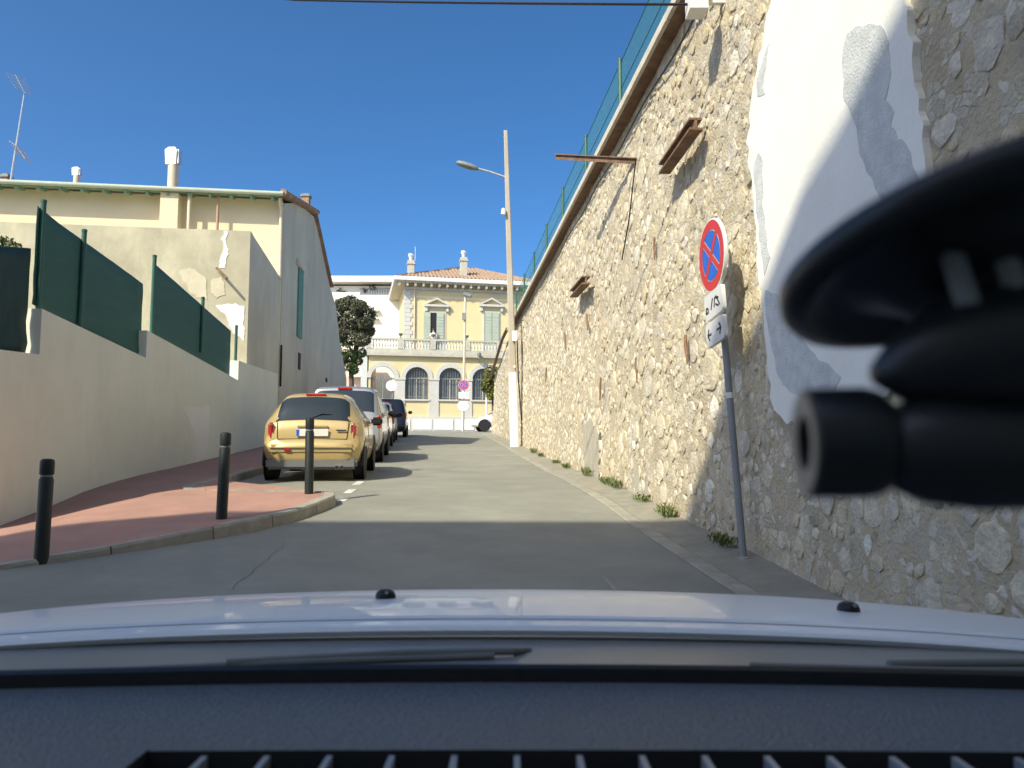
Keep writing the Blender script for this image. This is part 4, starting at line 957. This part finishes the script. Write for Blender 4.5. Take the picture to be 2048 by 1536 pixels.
# ------------------------------------------------------------------ buildings behind, left of the villa
def bld(px0, px1, rt, rb, d, dep, name, label, m):
    a = P(px0, rb, d); b = P(px1, rt, d); r = thing(name, label, 'building', Vector((a.x, a.y, 2.6)))
    mb = MB(); mb.box((a.x, d, 2.4), (b.x, d+dep, b.z)); mb.build('wall', m, r); return r, a, b
nb, a, b = bld(690, 812, 590, 700, 66, 6, 'neighbouring_building', 'plain bright white building beside the left corner of the villa', M['aptwhite'])
for px, rr in ((748, 622), (746, 638)):
    c = P(px, rr, 65.9); mb = MB(); mb.box((c.x-.5, 65.6, c.z-.05), (c.x+.5, 65.999, c.z+.05)); mb.build('ledge', M['balu'], nb)
ap, a, b = bld(600, 815, 572, 700, 92, 10, 'white_apartment_building', 'white apartment building with planted roof terraces behind the tree', M['aptwhite'])
mb = MB(); q = P(640, 562, 91); e = P(800, 553, 91); mb.box((q.x, 90.6, q.z-.15), (e.x, 100, e.z)); mb.build('roof_slab', M['aptwhite'], ap)
mb = MB(); q = P(640, 578, 91.5); e = P(800, 565, 91.5); mb.box((q.x, 93.5, P(640,590,93).z), (e.x, 99, q.z+1.2)); mb.build('penthouse_wall', M['plaster'], ap)
for px in (672, 705, 752, 780):
    q = P(px, 584, 93.4); mb = MB(); mb.box((q.x, 93.42, q.z-.6), (q.x+1.3, 93.49, q.z+.9)); mb.build('terrace_window', M['glassdk'], ap)
mb = MB(); q = P(665, 592, 91.5); e = P(720, 589, 91.5); mb.box((q.x, 91.4, q.z-.4), (e.x, 91.6, e.z+.25)); mb.build('parapet', M['aptwhite'], ap)
for px in frange(735, 805, 14):
    q = P(px, 590, 91.6); mb = MB(); mb.box((q.x-.03, 91.57, q.z-.1), (q.x+.03, 91.63, q.z+.8)); mb.build('baluster', M['lampgrey'], ap)
mb = MB(); q = P(735, 577, 91.6); e = P(805, 577, 91.6); mb.box((q.x, 91.56, q.z), (e.x, 91.64, q.z+.07)); mb.build('handrail', M['lampgrey'], ap)
for px, r0, r1 in ((718, 556, 566), (790, 553, 562)):
    q = P(px-6, r1, 92); e = P(px+6, r0, 92); mb = MB(); mb.box((q.x, 92, q.z-.2), (e.x, 93, e.z)); mb.build('rooftop_box', M['pink'], ap)
for i, (px, rr, sx) in enumerate(((683, 582, 14), (728, 581, 12), (745, 576, 13))):
    c = P(px, rr, 92.2); t = thing('terrace_plant', ['left', 'middle', 'right'][i]+'most green shrub on the roof terrace of the white apartment building', 'plant', c-Vector((0,0,.6)), group='shrubs on the roof terrace')
    leaves('foliage', [(c, (sx*.055, .4, .45)), (c+Vector((.3,0,-.2)), (.5,.3,.3))], 150, .13, M['leaf'], t, 20+i)
pk, a, b = bld(655, 730, 700, 790, 60, 5, 'pink_building', 'low pale pink building glimpsed under the tree', M['pink'])
mb = MB(); q = P(700, 742, 59.9); e = P(727, 755, 59.9); mb.hexa([(q.x,58.9,e.z),(e.x,58.9,e.z),(e.x,60,e.z),(q.x,60,e.z),(q.x,59.2,q.z),(e.x,59.2,q.z),(e.x,60,q.z),(q.x,60,q.z)]); mb.build('porch_roof', M['aptwhite'], pk)

# ------------------------------------------------------------------ tree
tb_ = P(708, 800, 47); tb_.z = rz(47)
tree = thing('pine_tree', 'dark green tree between the stained house wall and the villa', 'tree', tb_)
mb = MB(); k1 = P(702, 745, 47); k2 = P(712, 690, 47); k3 = P(703, 640, 47.2)
mb.tube([tb_-Vector((0,0,.2)), k1, k2, k3], [.2,.16,.12,.05], 9)
for px, rr in ((680,640),(730,650),(690,700),(725,625),(695,720)): mb.tube([k1.lerp(k2,.6), P(px, rr+15, 47), P(px, rr, 47)], [.08,.05,.02], 6)
mb.build('trunk', M['bark'], tree, smooth=1)
bl = []
R = random.Random(11)
for px, rr, s in ((672,628,.5),(685,612,.45),(700,610,.5),(716,612,.5),(728,628,.5),(735,645,.45),(738,665,.4),(722,660,.55),(705,640,.6),(685,650,.55),(678,672,.5),(700,672,.55),(722,682,.4),(668,650,.5)):
    q_ = R.uniform(1.1, 1.5); bl.append((P(px+R.uniform(-3,3), rr+R.uniform(-3,3), 47+R.uniform(-.9,.9)), (s*q_, s*q_, s*q_*.8)))
leaves('crown', bl, 900, .085, M['leafdk'], tree, 31)
leaves('lower_crown', [(P(px, rr, 46.6+R.uniform(-.5,.5)), (s, s, s*.85)) for px, rr, s in ((688,700,.6),(702,712,.55),(714,722,.4),(697,732,.45),(683,715,.5),(708,740,.35),(722,705,.4))], 380, .07, M['leaf'], tree, 33)
# bush at the end of the right wall
bc = P(982, 790, 42); bush = thing('hanging_bush', 'olive green bush spilling over the far end of the stone wall', 'bush', bc)
leaves('foliage', [(P(px, rr, 42.2), (s, .5, s*1.1)) for px, rr, s in ((984,745,.42),(977,758,.42),(972,772,.36),(985,765,.45),(990,750,.35),(982,782,.36),(988,775,.36),(980,792,.22))], 330, .075, M['leafol'], bush, 41)
mb = MB(); mb.tube([wpt(42.4, EZ+2.2, .02), P(985, 770, 42.3), P(980, 755, 42.2)], [.06,.04,.02], 7); mb.build('stem', M['bark'], bush)
# weeds along the wall foot
for i, (px, rr, s) in enumerate(sorted(((1075,892,.30),(1143,930,.22),(1184,945,.30),(1243,988,.26),(1348,1008,.22),(1090,912,.2),(1225,985,.2),(1300,1018,.16),(1355,1048,.12),(1465,1085,.2),(1120,925,.16)))):
    sy, sz = wpix(px, rr+14); sz = max(sz, rz(sy)); c = wpt(sy, rz(sy)+.02, .07)
    t = thing('weed_tuft', ['first','second','third','fourth','fifth','sixth','seventh','eighth','ninth','tenth','eleventh'][i]+' green weed tuft from the street lamp along the stone wall foot', 'weed', c, group='weeds along the stone wall foot')
    R = random.Random(60+i); mb = MB()
    for _ in range(70):
        a = R.uniform(0, 6.28); l = s*R.uniform(.3, 1)*.6; o = c+Vector((R.uniform(-.1,.04), R.uniform(-.25,.25)*(s/.2), 0)); tip = o+Vector((math.cos(a)*.07, math.sin(a)*.07, l)); sd = Vector((-math.sin(a), math.cos(a), 0))*.012
        m_ = o.lerp(tip, .6)+Vector((0,0,.02)); mb.add([o, m_-sd, tip, m_+sd], [(0,1,2,3)])
    mb.build('leaves', M['weed'], t)
# ------------------------------------------------------------------ far street furniture
def fpole(name, label, cat, px, rb, rt, d, r, m='pipe', pxt=None):
    b_ = P(px, rb, d); b_.z = rz(d); t_ = P(pxt or px, rt, d); o = thing(name, label, cat, b_); mb = MB(); mb.tube([b_-Vector((0,0,.1)), t_], r, 10); mb.build('pole', M[m], o, smooth=1); return o, b_, t_
o, b_, t_ = fpole('slender_lamp_post', 'slender cream lamp post with dark head in front of the villa facade', 'street lamp', 926, 860, 594, 53, .085, 'pipe', 930.5)
mb = MB(); c = P(935, 590, 52.9); mb.obox(c, (1,0,-.35), (0,1,0), (.35,0,1), .3, .15, .13); mb.build('lamp_head', M['lampgrey'], o, bevel=.04)
mb = MB(); c = P(928.5, 633, 52.9); mb.box(c-Vector((.14,.1,.25)), c+Vector((.14,.02,.25))); mb.build('junction_box', M['lampgrey'], o)
o, b_, t_ = fpole('distant_no_stopping_sign', 'small distant red and blue no-stopping sign on a white pole before the villa', 'sign', 925, 862, 760, 50, .06, 'white', 927)
sign_face(o, P(927.5, 770, 49.9), Vector((1,0,0)), Vector((0,0,1)), Vector((0,-1,0)), .34, .03)
for r0, r1, m in ((784,797,'signwhite'),(799,801.5,'rust')):
    a = P(917, r1, 49.93); b = P(938 if m == 'signwhite' else 940, r0, 49.93); mb = MB(); mb.box((a.x, 49.9, a.z), (b.x, 49.94, b.z)); mb.build('plate' if m == 'signwhite' else 'plate_edge', M[m], o)
mb = MB(); mb.lathe([(.36,0),(.36,.03)], P(926, 811, 49.93), (0,-1,0), 20); mb.build('lower_disc', M['signwhite'], o)
o, b_, t_ = fpole('round_sign_back', 'pale round sign seen from behind on a thin post beyond the parked cars', 'sign', 785, 862, 760, 48, .04, 'signgrey')
mb = MB(); mb.lathe([(.35,0),(.35,.03)], P(783, 771, 47.9), (0,-1,0), 24); mb.build('disc', M['signwhite'], o)
o, b_, t_ = fpole('white_post', 'thin white post standing near the far end of the stone wall', 'post', 973, 862, 790, 48, .055, 'white')
# ------------------------------------------------------------------ parked cars
def interp(tab, y):
    if y <= tab[0][0]: return tab[0][1:]
    for a, b in zip(tab[:-1], tab[1:]):
        if y <= b[0]:
            f = (y-a[0])/(b[0]-a[0]); return tuple(a[k]*(1-f)+b[k]*f for k in range(1, len(a)))
    return tab[-1][1:]
def section(pr):
    """control polygon of the right half, from sill centre to roof centre -> smooth evaluator v in 0..6"""
    zb, zt, hwM, hwT, zB = pr
    zM = min(zb+.32, zt-.12); zB = min(zB, zt-.05); hB = hwM*.96 if zt > zB+.12 else min(hwM*.96, hwT+.03)
    return [(0, zb), (hwM*.90, zb), (hwM, zM), (hB, zB), (hwT+.015, max(zB+.01, zt-.09)), (hwT-.10, zt-.008), (0, zt+.012)]
def ev(C, v):
    i = min(int(v), 5); f = v-i
    # piecewise linear smoothed with quadratic blends at the inner control points
    def L(j, t): a, b = C[j], C[j+1]; return (a[0]+(b[0]-a[0])*t, a[1]+(b[1]-a[1])*t)
    w_ = .28
    if f < w_ and i > 0:
        t = (f+w_)/(2*w_); a = L(i-1, 1-w_); b = C[i]; c = L(i, w_)
        return tuple((1-t)**2*a[k]+2*t*(1-t)*b[k]+t*t*c[k] for k in (0, 1))
    if f > 1-w_ and i < 5:
        t = (f-(1-w_))/(2*w_); a = L(i, 1-w_); b = C[i+1]; c = L(i+1, w_)
        return tuple((1-t)**2*a[k]+2*t*(1-t)*b[k]+t*t*c[k] for k in (0, 1))
    return L(i, f)
VV = [0, .5, .8, 1, 1.15, 1.4, 1.7, 2, 2.3, 2.6, 2.85, 3, 3.15, 3.4, 3.7, 3.85, 4, 4.15, 4.4, 4.7, 4.85, 5, 5.15, 5.5, 6]
class Car:
    def __init__(s, name, label, tab, loc, paint, spec):
        s.tab = tab; L = tab[-1][0]; s.L = L
        y = loc[1]; head = math.atan2(.115, 1); pit = math.atan2(rz(y+L*.8)-rz(y+L*.2), L*.6)
        s.r = thing(name, label, 'car', (loc[0], y, rz(y)), (pit, 0, head) if spec.get('rot') is None else spec['rot'])
        mb = MB(); rows = []
        ys = sorted(set([t[0] for t in tab]+frange(tab[0][0], L, 36)))
        for yy in ys:
            C = section(interp(tab, yy)); h = [ev(C, v) for v in VV]
            rows.append([(x, yy, z) for x, z in h]+[(-x, yy, z) for x, z in reversed(h[:-1])])
        mb.grid(rows)
        n = len(rows[0]); k = len(rows); mb.f += [tuple(range(n-1)), tuple((k-1)*n+j for j in range(n-1))]; mb.m += [0, 0]
        s.body = mb.build('body', paint, s.r, smooth=35, local=True)
    def S(s, y, v, side=1, h=.006):
        def q(yy, vv): x, z = ev(section(interp(s.tab, yy)), min(6, max(0, vv))); return Vector((x*side, yy, z))
        p = q(y, v); dy = q(y+.02, v)-q(y-.02, v); dv = q(y, min(6, v+.05))-q(y, max(0, v-.05)); n = dy.cross(dv)
        if n.length > 1e-9:
            n.normalize()
            if n.dot(Vector((side, 0, .15))+Vector((0, -1 if y < .6 else .0, .3))) < 0: n = -n
        return p+n*h
    def panel(s, name, pts, m, side=1, parent=None, n=5, h=.006):
        """pts: 4 corners (y, v)"""
        rows = []
        for i in range(n+1):
            f = i/n; a = [pts[0][k]*(1-f)+pts[1][k]*f for k in (0, 1)]; b = [pts[3][k]*(1-f)+pts[2][k]*f for k in (0, 1)]
            rows.append([s.S(a[0]*(1-g/n)+b[0]*g/n, a[1]*(1-g/n)+b[1]*g/n, side, h) for g in range(n+1)])
        mb = MB(); mb.grid(rows); return mb.build(name, m, parent or s.r, smooth=1, local=True)
    def top_panel(s, name, y0, y1, va, vb_, m, n=6, h=.006, parent=None):
        rows = []
        for i in range(n+1):
            y = y0+(y1-y0)*i/n; v0 = va+(vb_-va)*i/n; R_ = [s.S(y, v0+(6-v0)*g/n, 1, h) for g in range(n+1)]; L_ = [s.S(y, v0+(6-v0)*g/n, -1, h) for g in range(n)]
            rows.append(L_+list(reversed(R_)))
        mb = MB(); mb.grid(rows); return mb.build(name, m, parent or s.r, smooth=1, local=True)
    def wheels(s, ys, r, hw, arch='black'):
        for y in ys:
            for sd in (1, -1):
                x = sd*(hw-.10); mb = MB(); mb.lathe([(r*.62,-.09),(r*.93,-.095),(r,-.07),(r,.07),(r*.93,.095),(r*.62,.09)], (x, y, r), (1,0,0), 28); w_ = mb.build('wheel', M['tyre'], s.r, smooth=1, local=True)
                mb = MB(); mb.lathe([(r*.63,.075*sd),(r*.6,.092*sd),(r*.52,.07*sd),(r*.2,.085*sd),(.0,.09*sd)], (x, y, r), (1,0,0), 20, caps=False); mb.build('rim', M['rim'], w_, smooth=1, local=True)
                mb = MB(); rows = []
                xo = sd*(hw+.004); xi = sd*(hw-.2)
                for i in range(15):
                    a = math.pi*(i/14)*1.12-.06*math.pi; ro = r*1.25; ri = r*1.12
                    rows.append([(xi, y+ri*math.cos(a), r+ri*math.sin(a)), (xo, y+ri*math.cos(a), r+ri*math.sin(a)), (xo, y+ro*math.cos(a), r+ro*math.sin(a)), (xo-sd*.03, y+ro*1.01*math.cos(a), r+ro*1.01*math.sin(a))])
                mb.grid(rows); mb.build('wheel_arch', M['black'], s.r, smooth=1, local=True)
                mb = MB(); mb.lathe([(r*1.12,0),(r*1.12,.004)], (sd*(hw-.004), y, r), (1,0,0), 24); mb.build('wheel_well', M['dark'], s.r, local=True)
    def mirror(s, y, z, hw, m):
        for sd in (1, -1):
            mb = MB(); mb.obox((sd*(hw+.10), y, z), (1,-.15*sd,0), (0,1,0), (0,0,1), .11, .06, .075); q = mb.build('mirror', m, s.r, local=True, bevel=.035, smooth=60)
    def rbox(s, name, c, h, m, rot=0, bevel=.02, parent=None):
        mb = MB(); ca, sa = math.cos(rot), math.sin(rot); mb.obox(c, (ca,sa,0), (-sa,ca,0), (0,0,1), *h); return mb.build(name, m, parent or s.r, local=True, bevel=bevel, smooth=60)
# gold hatchback: y, zb, zt, half width, roof half width, belt
T1 = [(-.03,.36,.54,.50,.42,.5),(-.01,.32,.585,.62,.52,.54),(.03,.29,.635,.71,.60,.59),(.07,.28,.665,.755,.65,.62),(.095,.27,.80,.785,.66,.75),(.14,.26,.935,.81,.645,.89),(.165,.26,.96,.815,.635,.91),(.30,.25,1.165,.832,.595,.93),(.44,.25,1.335,.84,.555,.935),(.53,.25,1.38,.843,.54,.94),(.9,.24,1.408,.845,.535,.94),(1.6,.22,1.408,.845,.535,.935),(2.05,.22,1.365,.845,.53,.93),(2.3,.22,1.24,.845,.57,.93),(2.75,.22,.985,.84,.66,.92),(2.9,.22,.945,.835,.68,.9),(3.3,.23,.87,.80,.64,.8),(3.5,.25,.78,.74,.58,.7),(3.6,.28,.62,.66,.53,.55),(3.63,.34,.52,.58,.46,.45)]
car = Car('gold_hatchback', 'metallic gold compact hatchback parked nearest, behind the bollard', T1, (-3.27, 12.6), M['gold'], {}); car.r.scale = (.99, 1, 1.05)
car.top_panel('rear_window', .162, .43, 4.35, 4.12, M['carglass'])
pass
car.rbox('third_brake_light', (.0,.452,1.368), (.17,.02,.016), M['lightred'], 0, .006)
for sd in (1, -1):
    car.panel('side_window', [(.62,3.18),(1.28,3.18),(1.28,4.0),(.72,4.0)], M['carglass'], sd); car.panel('side_window', [(1.36,3.18),(2.28,3.18),(2.02,4.0),(1.36,4.0)], M['carglass'], sd)
    l = car.rbox('tail_light', (sd*.675,.118,.775), (.056,.035,.135), M['lightred'], sd*.5, .03); car.rbox('chrome_surround', (sd*.674,.125,.775), (.064,.036,.143), M['chrome'], sd*.5, .03, l)
car.top_panel('windscreen', 2.08, 2.68, 4.3, 4.4, M['carglass'])
pl_ = car.rbox('number_plate', (0,.052,.765), (.26,.008,.058), M['signwhite'], 0, .004); car.rbox('blue_band', (-.235,.042,.765), (.022,.004,.05), M['blue'], 0, 0, pl_)
car.rbox('boot_handle', (0,.095,.855), (.25,.02,.018), M['gold'], 0, .008); car.rbox('badge', (.47,.066,.80), (.085,.008,.012), M['chrome'], 0, .003)
car.rbox('bumper', (0,.03,.50), (.70,.075,.085), M['gold'], 0, .05); car.rbox('bumper_crease', (0,-.05,.53), (.66,.015,.008), M['valance'], 0, .004); car.rbox('valance', (0,.07,.285), (.735,.09,.09), M['valance'], 0, .04)
mb = MB()
for dx in (0, .08): mb.lathe([(.036,0),(.036,.06),(.028,.06),(.028,.01)], (.42+dx, -.01, .225), (0,-1,0), 14, caps=False)
mb.build('exhaust', M['chrome'], car.r, smooth=1, local=True)
mb = MB(); mb.tube([(-.03,.17,1.0),(.12,.20,1.06),(.30,.215,1.05)], .010, 6); mb.build('rear_wiper', M['black'], car.r, local=True)
for sx in (-1, 1):
    mb = MB(); mb.tube([(sx*.56,.068,.665),(sx*.575,.090,.80),(sx*.585,.128,.935)], .006, 5); mb.build('tailgate_seam', M['dark'], car.r, local=True)
mb = MB(); mb.tube([(-.56,.067,.662),(0,.062,.668),(.56,.067,.662)], .006, 5); mb.build('tailgate_seam', M['dark'], car.r, local=True)
car.rbox('fog_lamp', (-.38,-.06,.50), (.05,.012,.02), M['lightred'], 0, .004)
car.wheels((.62, 3.05), .305, .83); car.mirror(2.28, .95, .82, M['black'])
for q in (1.32,): 
    mb = MB(); mb.tube([car.S(q, v, 1, .002) for v in (1.3,1.8,2.3,2.8,3.1)], .004, 4); mb.build('door_seam', M['dark'], car.r, local=True)
# silver people carrier
def box_tab(L, W, H, zb_=.26, rake=.25, hood=.9, belt=1.0):
    h = W/2
    return [(-.02,zb_+.08,.62,h-.16,h-.22,.55),(.03,zb_,.68,h-.07,h-.12,.6),(.07,zb_,belt*.95,h-.04,h-.08,belt*.9),(.10,zb_,belt+.02,h-.03,h-.12,belt),(.10+rake*.5,zb_,(belt+H)/2,h-.01,h-.17,belt),(.10+rake,zb_,H-.05,h,h-.20,belt),(.2+rake,zb_,H,h,h-.21,belt),(L*.45,zb_,H,h,h-.21,belt),(L*.58,zb_,H-.06,h,h-.2,belt),(L*.76,zb_,belt+.06,h,h-.12,belt),(L*.82,zb_,belt-.02,h-.01,h-.12,belt-.06),(L*.94,zb_,belt*.82,h-.06,h-.18,belt*.75),(L-.04,zb_+.05,.62,h-.15,h-.25,.55),(L,zb_+.1,.52,h-.25,h-.3,.45)]
def generic(name, label, x, y, L, W, H, paint, belt=1.0, rake=.25, spec={}, lights=True):
    c = Car(name, label, box_tab(L, W, H, rake=rake, belt=belt), (x, y), paint, spec); h = W/2
    c.top_panel('rear_window', .11+rake*.12, .10+rake*.92, 4.6, 4.35, M['carglass'])
    for sd in (1, -1):
        for a, b in ((.30+rake, L*.30), (L*.31, L*.50), (L*.51, L*.72)):
            c.panel('side_window', [(a,3.15),(b,3.15),(min(b, L*.585),3.95),(a+.05,3.95)], M['carglass'], sd)
        c.rbox('tail_light', (sd*(h-.085),.10,belt-.12), (.055,.07,.15), M['lightred'], sd*.5, .025)
    c.top_panel('windscreen', L*.59, L*.75, 4.3, 4.5, M['carglass'])
    c.rbox('number_plate', (0,.035,.72), (.26,.01,.055), M['signwhite'], 0, .004); c.rbox('bumper', (0,.02,.46), (h-.10,.08,.11), paint, 0, .05); c.rbox('third_brake_light', (0,.10+rake*.95,H-.045), (.16,.03,.028), M['lightred'], 0, .01)
    c.wheels((L*.18, L*.82), .32, h-.01); c.mirror(L*.70, belt+.06, h, M['black']); return c
def parkx(y): return -2.46-.122*(y-13)
generic('silver_people_carrier', 'tall silver people carrier parked directly ahead of the gold hatchback', parkx(17.7)-.90+.05, 17.7, 4.3, 1.78, 1.78, M['silver'], 1.08, .25)
generic('white_hatchback', 'white hatchback parked ahead of the silver people carrier, with a red tail light showing', parkx(23.4)-.87-.02, 23.4, 4.1, 1.74, 1.52, M['whitecar'])
generic('white_estate_car', 'second white car in the parked row, between the white hatchback and the black car', parkx(29.2)-.87-.02, 29.2, 4.2, 1.74, 1.58, M['whitecar'])
generic('black_sport_utility_car', 'black car at the far end of the parked row near the villa', parkx(35.6)-.9+.32, 35.6, 4.5, 1.84, 1.80, M['blackcar'], 1.12)
generic('white_car_at_junction', 'white car mostly hidden behind the far end of the stone wall', 1.35, 48.2, 3.9, 1.7, 1.46, M['whitecar'], .92, .3, {'rot': (0, 0, math.radians(-80-180))})

# ------------------------------------------------------------------ the viewpoint car: bonnet, cowl, dashboard
own = thing('own_car', 'white bonnet and dark dashboard of the car the photo is taken from', 'car', (0, 0, rz(0)))
def hz(x, y):
    xx = x+.04; t = y-1.03+.10*xx*xx
    return EZ-.2265+.004*t-.175*t*t-.022*xx*xx-.02*xx**4
mb = MB(); rows = []
xs = frange(-.98, .98, 56)
def lipy(x): return 1.03-.10*(x+.04)**2
for y_ in frange(0, 1, 34):
    rows.append([(x, lipy(x)+y_*1.0, hz(x, lipy(x)+y_*1.0)) for x in xs])
mb.grid(rows); mb.grid([[(x, lipy(x), hz(x, lipy(x))) for x in xs], [(x, lipy(x)-.006, hz(x, lipy(x))-.0015) for x in xs], [(x, lipy(x)-.009, hz(x, lipy(x))-.005) for x in xs], [(x, lipy(x)-.004, hz(x, lipy(x))-.012) for x in xs]])
mb.build('bonnet', M['hood'], own, smooth=60)
mb = MB()                                     # raised crease near the rear edge
mb.grid([[(x, lipy(x)+.035, hz(x, lipy(x)+.035)+.001) for x in xs], [(x, lipy(x)+.042, hz(x, lipy(x)+.042)+.004) for x in xs], [(x, lipy(x)+.05, hz(x, lipy(x)+.05)+.001) for x in xs]]); mb.build('bonnet_crease', M['hood'], own, smooth=1)
for sd in (-1, 1):
    mb = MB(); mb.grid([[(sd*.98, y, hz(sd*.98, y)) for y in frange(.9, 1.95, 12)], [(sd*1.0, y, hz(sd*.98, y)-.05) for y in frange(.9, 1.95, 12)], [(sd*1.0, y, EZ-.7) for y in frange(.9, 1.95, 12)]]); mb.build('wing', M['hood'], own, smooth=1)
for px, rw in ((771, 1196), (1697, 1222)):
    lo, hi = 1.0, 1.9
    best = 1.2
    for q in frange(1.04, 1.6, 200):
        p = P(px, rw, q)
        if p.z <= hz(p.x, q): best = q; break
    p = P(px, rw, best); p.z = hz(p.x, best)
    mb = MB(); mb.lathe([(.0165,-.004),(.0165,.004),(.014,.010),(.008,.0135),(.0,.014)], p, (0,0,1), 18, caps=False); q = mb.build('washer_nozzle', M['black'], own, smooth=1)
    mb = MB(); mb.lathe([(.003,0),(.003,.003)], p+Vector((.004,-.0125,.010)), (0,-1,.6), 8); mb.build('jet', M['signgrey'], q)
def cz(x, y): return EZ-.222-(y-.78)*.09-.020*(x+.04)**2
def cy0(x): return .775-.07*(x+.04)**2
mb = MB(); rows = []
for t in frange(0, 1, 12): rows.append([(x, cy0(x)+t*(lipy(x)-cy0(x)+.02), cz(x, cy0(x)+t*(lipy(x)-cy0(x)+.02))) for x in frange(-1, 1, 40)])
mb.grid(rows); mb.build('cowl_panel', M['cowl'], own, smooth=1)
def wip(pts, r, name):
    mb = MB(); mb.tube([(x, y, cz(x, y)+h) for x, y, h in pts], r, 8); return mb.build(name, M['wiper'], own, smooth=1)
wip([(-.62,.80,.004),(-.40,.81,.004),(-.2,.85,.004),(-.02,.88,.004)], .0035, 'wiper_blade'); wip([(-.30,.83,.006),(-.12,.885,.006),(0,.90,.006),(.02,.94,.0)], .0045, 'wiper_arm')
wip([(.25,.83,.004),(.45,.82,.004),(.62,.84,.004),(.72,.83,.004)], .0035, 'wiper_blade'); wip([(.40,.84,.006),(.58,.87,.006),(.7,.87,.004)], .0045, 'wiper_arm')
# black band at the foot of the windscreen
dz = EZ-.2137
mb = MB(); rows = []
def dy1(x): return .735-.06*(x+.02)**2
rows = [[(x, dy1(x)-.004, dz-.03-.012*x*x) for x in frange(-.95, .95, 30)], [(x, dy1(x)+.002, dz+.012-.012*x*x) for x in frange(-.95, .95, 30)], [(x, dy1(x)+.008, dz+.0145-.012*x*x) for x in frange(-.95, .95, 30)], [(x, dy1(x)+.03, dz+.007-.012*x*x) for x in frange(-.95, .95, 30)], [(x, dy1(x)+.06, dz-.05-.012*x*x) for x in frange(-.95, .95, 30)]]
mb.grid(rows); mb.build('windscreen_seal', M['black'], own, smooth=1)
def dzz(x, y): return dz-.012*x*x-.05*max(0, .60-y)**1.2
VX0, VX1, VY1, VY0 = -.262, .95, .575, .44
mb = MB()
mb.grid([[(x, VY1+(dy1(x)-VY1)*t, dzz(x, VY1+(dy1(x)-VY1)*t)) for x in frange(-.95, .95, 60)] for t in frange(0, 1, 10)])
mb.grid([[(x, y, dzz(x, y)) for x in frange(-.95, VX0, 20)] for y in frange(VY0-.2, VY1, 8)])
mb.grid([[(x, y, dzz(x, y)) for x in frange(VX0, VX1, 30)] for y in frange(VY0-.2, VY0, 3)])
dash = mb.build('dashboard', M['dash'], own, smooth=1)
mb = MB(); q = .05
mb.grid([[(x, VY1, dzz(x, VY1)) for x in frange(VX0, VX1, 20)], [(x, VY1-.004, dz-q-.02) for x in frange(VX0, VX1, 20)], [(x, VY0, dz-q-.02) for x in frange(VX0, VX1, 20)], [(x, VY0, dzz(x, VY0)) for x in frange(VX0, VX1, 20)]])
mb.grid([[(VX0, VY0, dz), (VX0, VY1, dz)], [(VX0, VY0, dz-.07), (VX0, VY1, dz-.07)]]); mb.build('vent_slot', M['dark'], dash)
for i in range(27):
    x = VX0+.043+i*.0445; mb = MB(); mb.box((x-.0022, VY0+.002, dz-.05), (x+.0022, VY1-.006, dzz(x, VY1)-.0015)); mb.build('vent_fin', M['fin'], dash)
# ------------------------------------------------------------------ suction mount
MC = P(1965, 515, .235); mt = thing('suction_mount', 'black suction cup mount with round clamp knob at the right edge of the view', 'mount', MC)
axm = Vector((.15, -.27, -.95)).normalized()      # points from the glass towards the cabin
mb = MB(); mb.lathe([(r*1.12, h*1.12) for r, h in [(.0,-.006),(.050,-.006),(.0545,-.004),(.055,0),(.0535,.003),(.049,.004),(.047,.001),(.040,-.001),(.028,.004),(.022,.010),(.0,.012)]], MC, axm, 56, caps=False); mb.build('suction_cup', M['mount'], mt, smooth=60)
mb = MB(); c2 = P(2040, 640, .222); mb.tube([MC+axm*.008, MC+axm*.016, c2], [.024,.020,.014], 20); mb.build('hub', M['mount'], mt, smooth=60)
for px in (1925, 2030):
    mb = MB(); A = P(px-22, 505, .214); B = P(px+18, 625, .207); mb.bar(A, B, .007, .004); mb.build('lever_rib', M['fin'], mt, bevel=.0015)
# clamp arm and knob
K0 = P(1612, 886, .222); K1 = P(1765, 884, .2195); ka = (K1-K0).normalized()
prof = [(.0155,0),(.0157,.001),(.0157,.016),(.0145,.020),(.011,.0235)]
mb = MB(); mb.lathe([(.0075,.004),(.0078,.0)]+[(.0145,-.0004)]+prof+[(.008,.026)], K0, ka, 36, caps=False); mb.build('clamp_knob', M['mount'], mt, smooth=50)
mb = MB(); mb.lathe([(.0080,-.0006),(.0143,-.0008)], K0, ka, 36, caps=False); mb.build('knob_face', M['mounttan'], mt)
mb = MB(); mb.lathe([(.0078,.004),(.0,.0041)], K0, ka, 24, caps=False); mb.build('knob_hole', M['dark'], mt)
A = P(1755, 890, .2165); mb = MB(); mb.tube([A, P(1800, 893, .216), P(1850, 898, .216), P(1950, 905, .217), P(2060, 905, .218), P(2250, 890, .22)], [.008,.0125,.0150,.0160,.0158,.0155], 24); mb.build('clamp_arm', M['mount'], mt, smooth=60)
mb = MB(); mb.tube([P(1748, 748, .215), P(1800, 742, .215), P(1900, 712, .217), P(2090, 690, .22)], [.003,.009,.017,.022], 18); mb.build('clamp_bridge', M['mount'], mt, smooth=60)
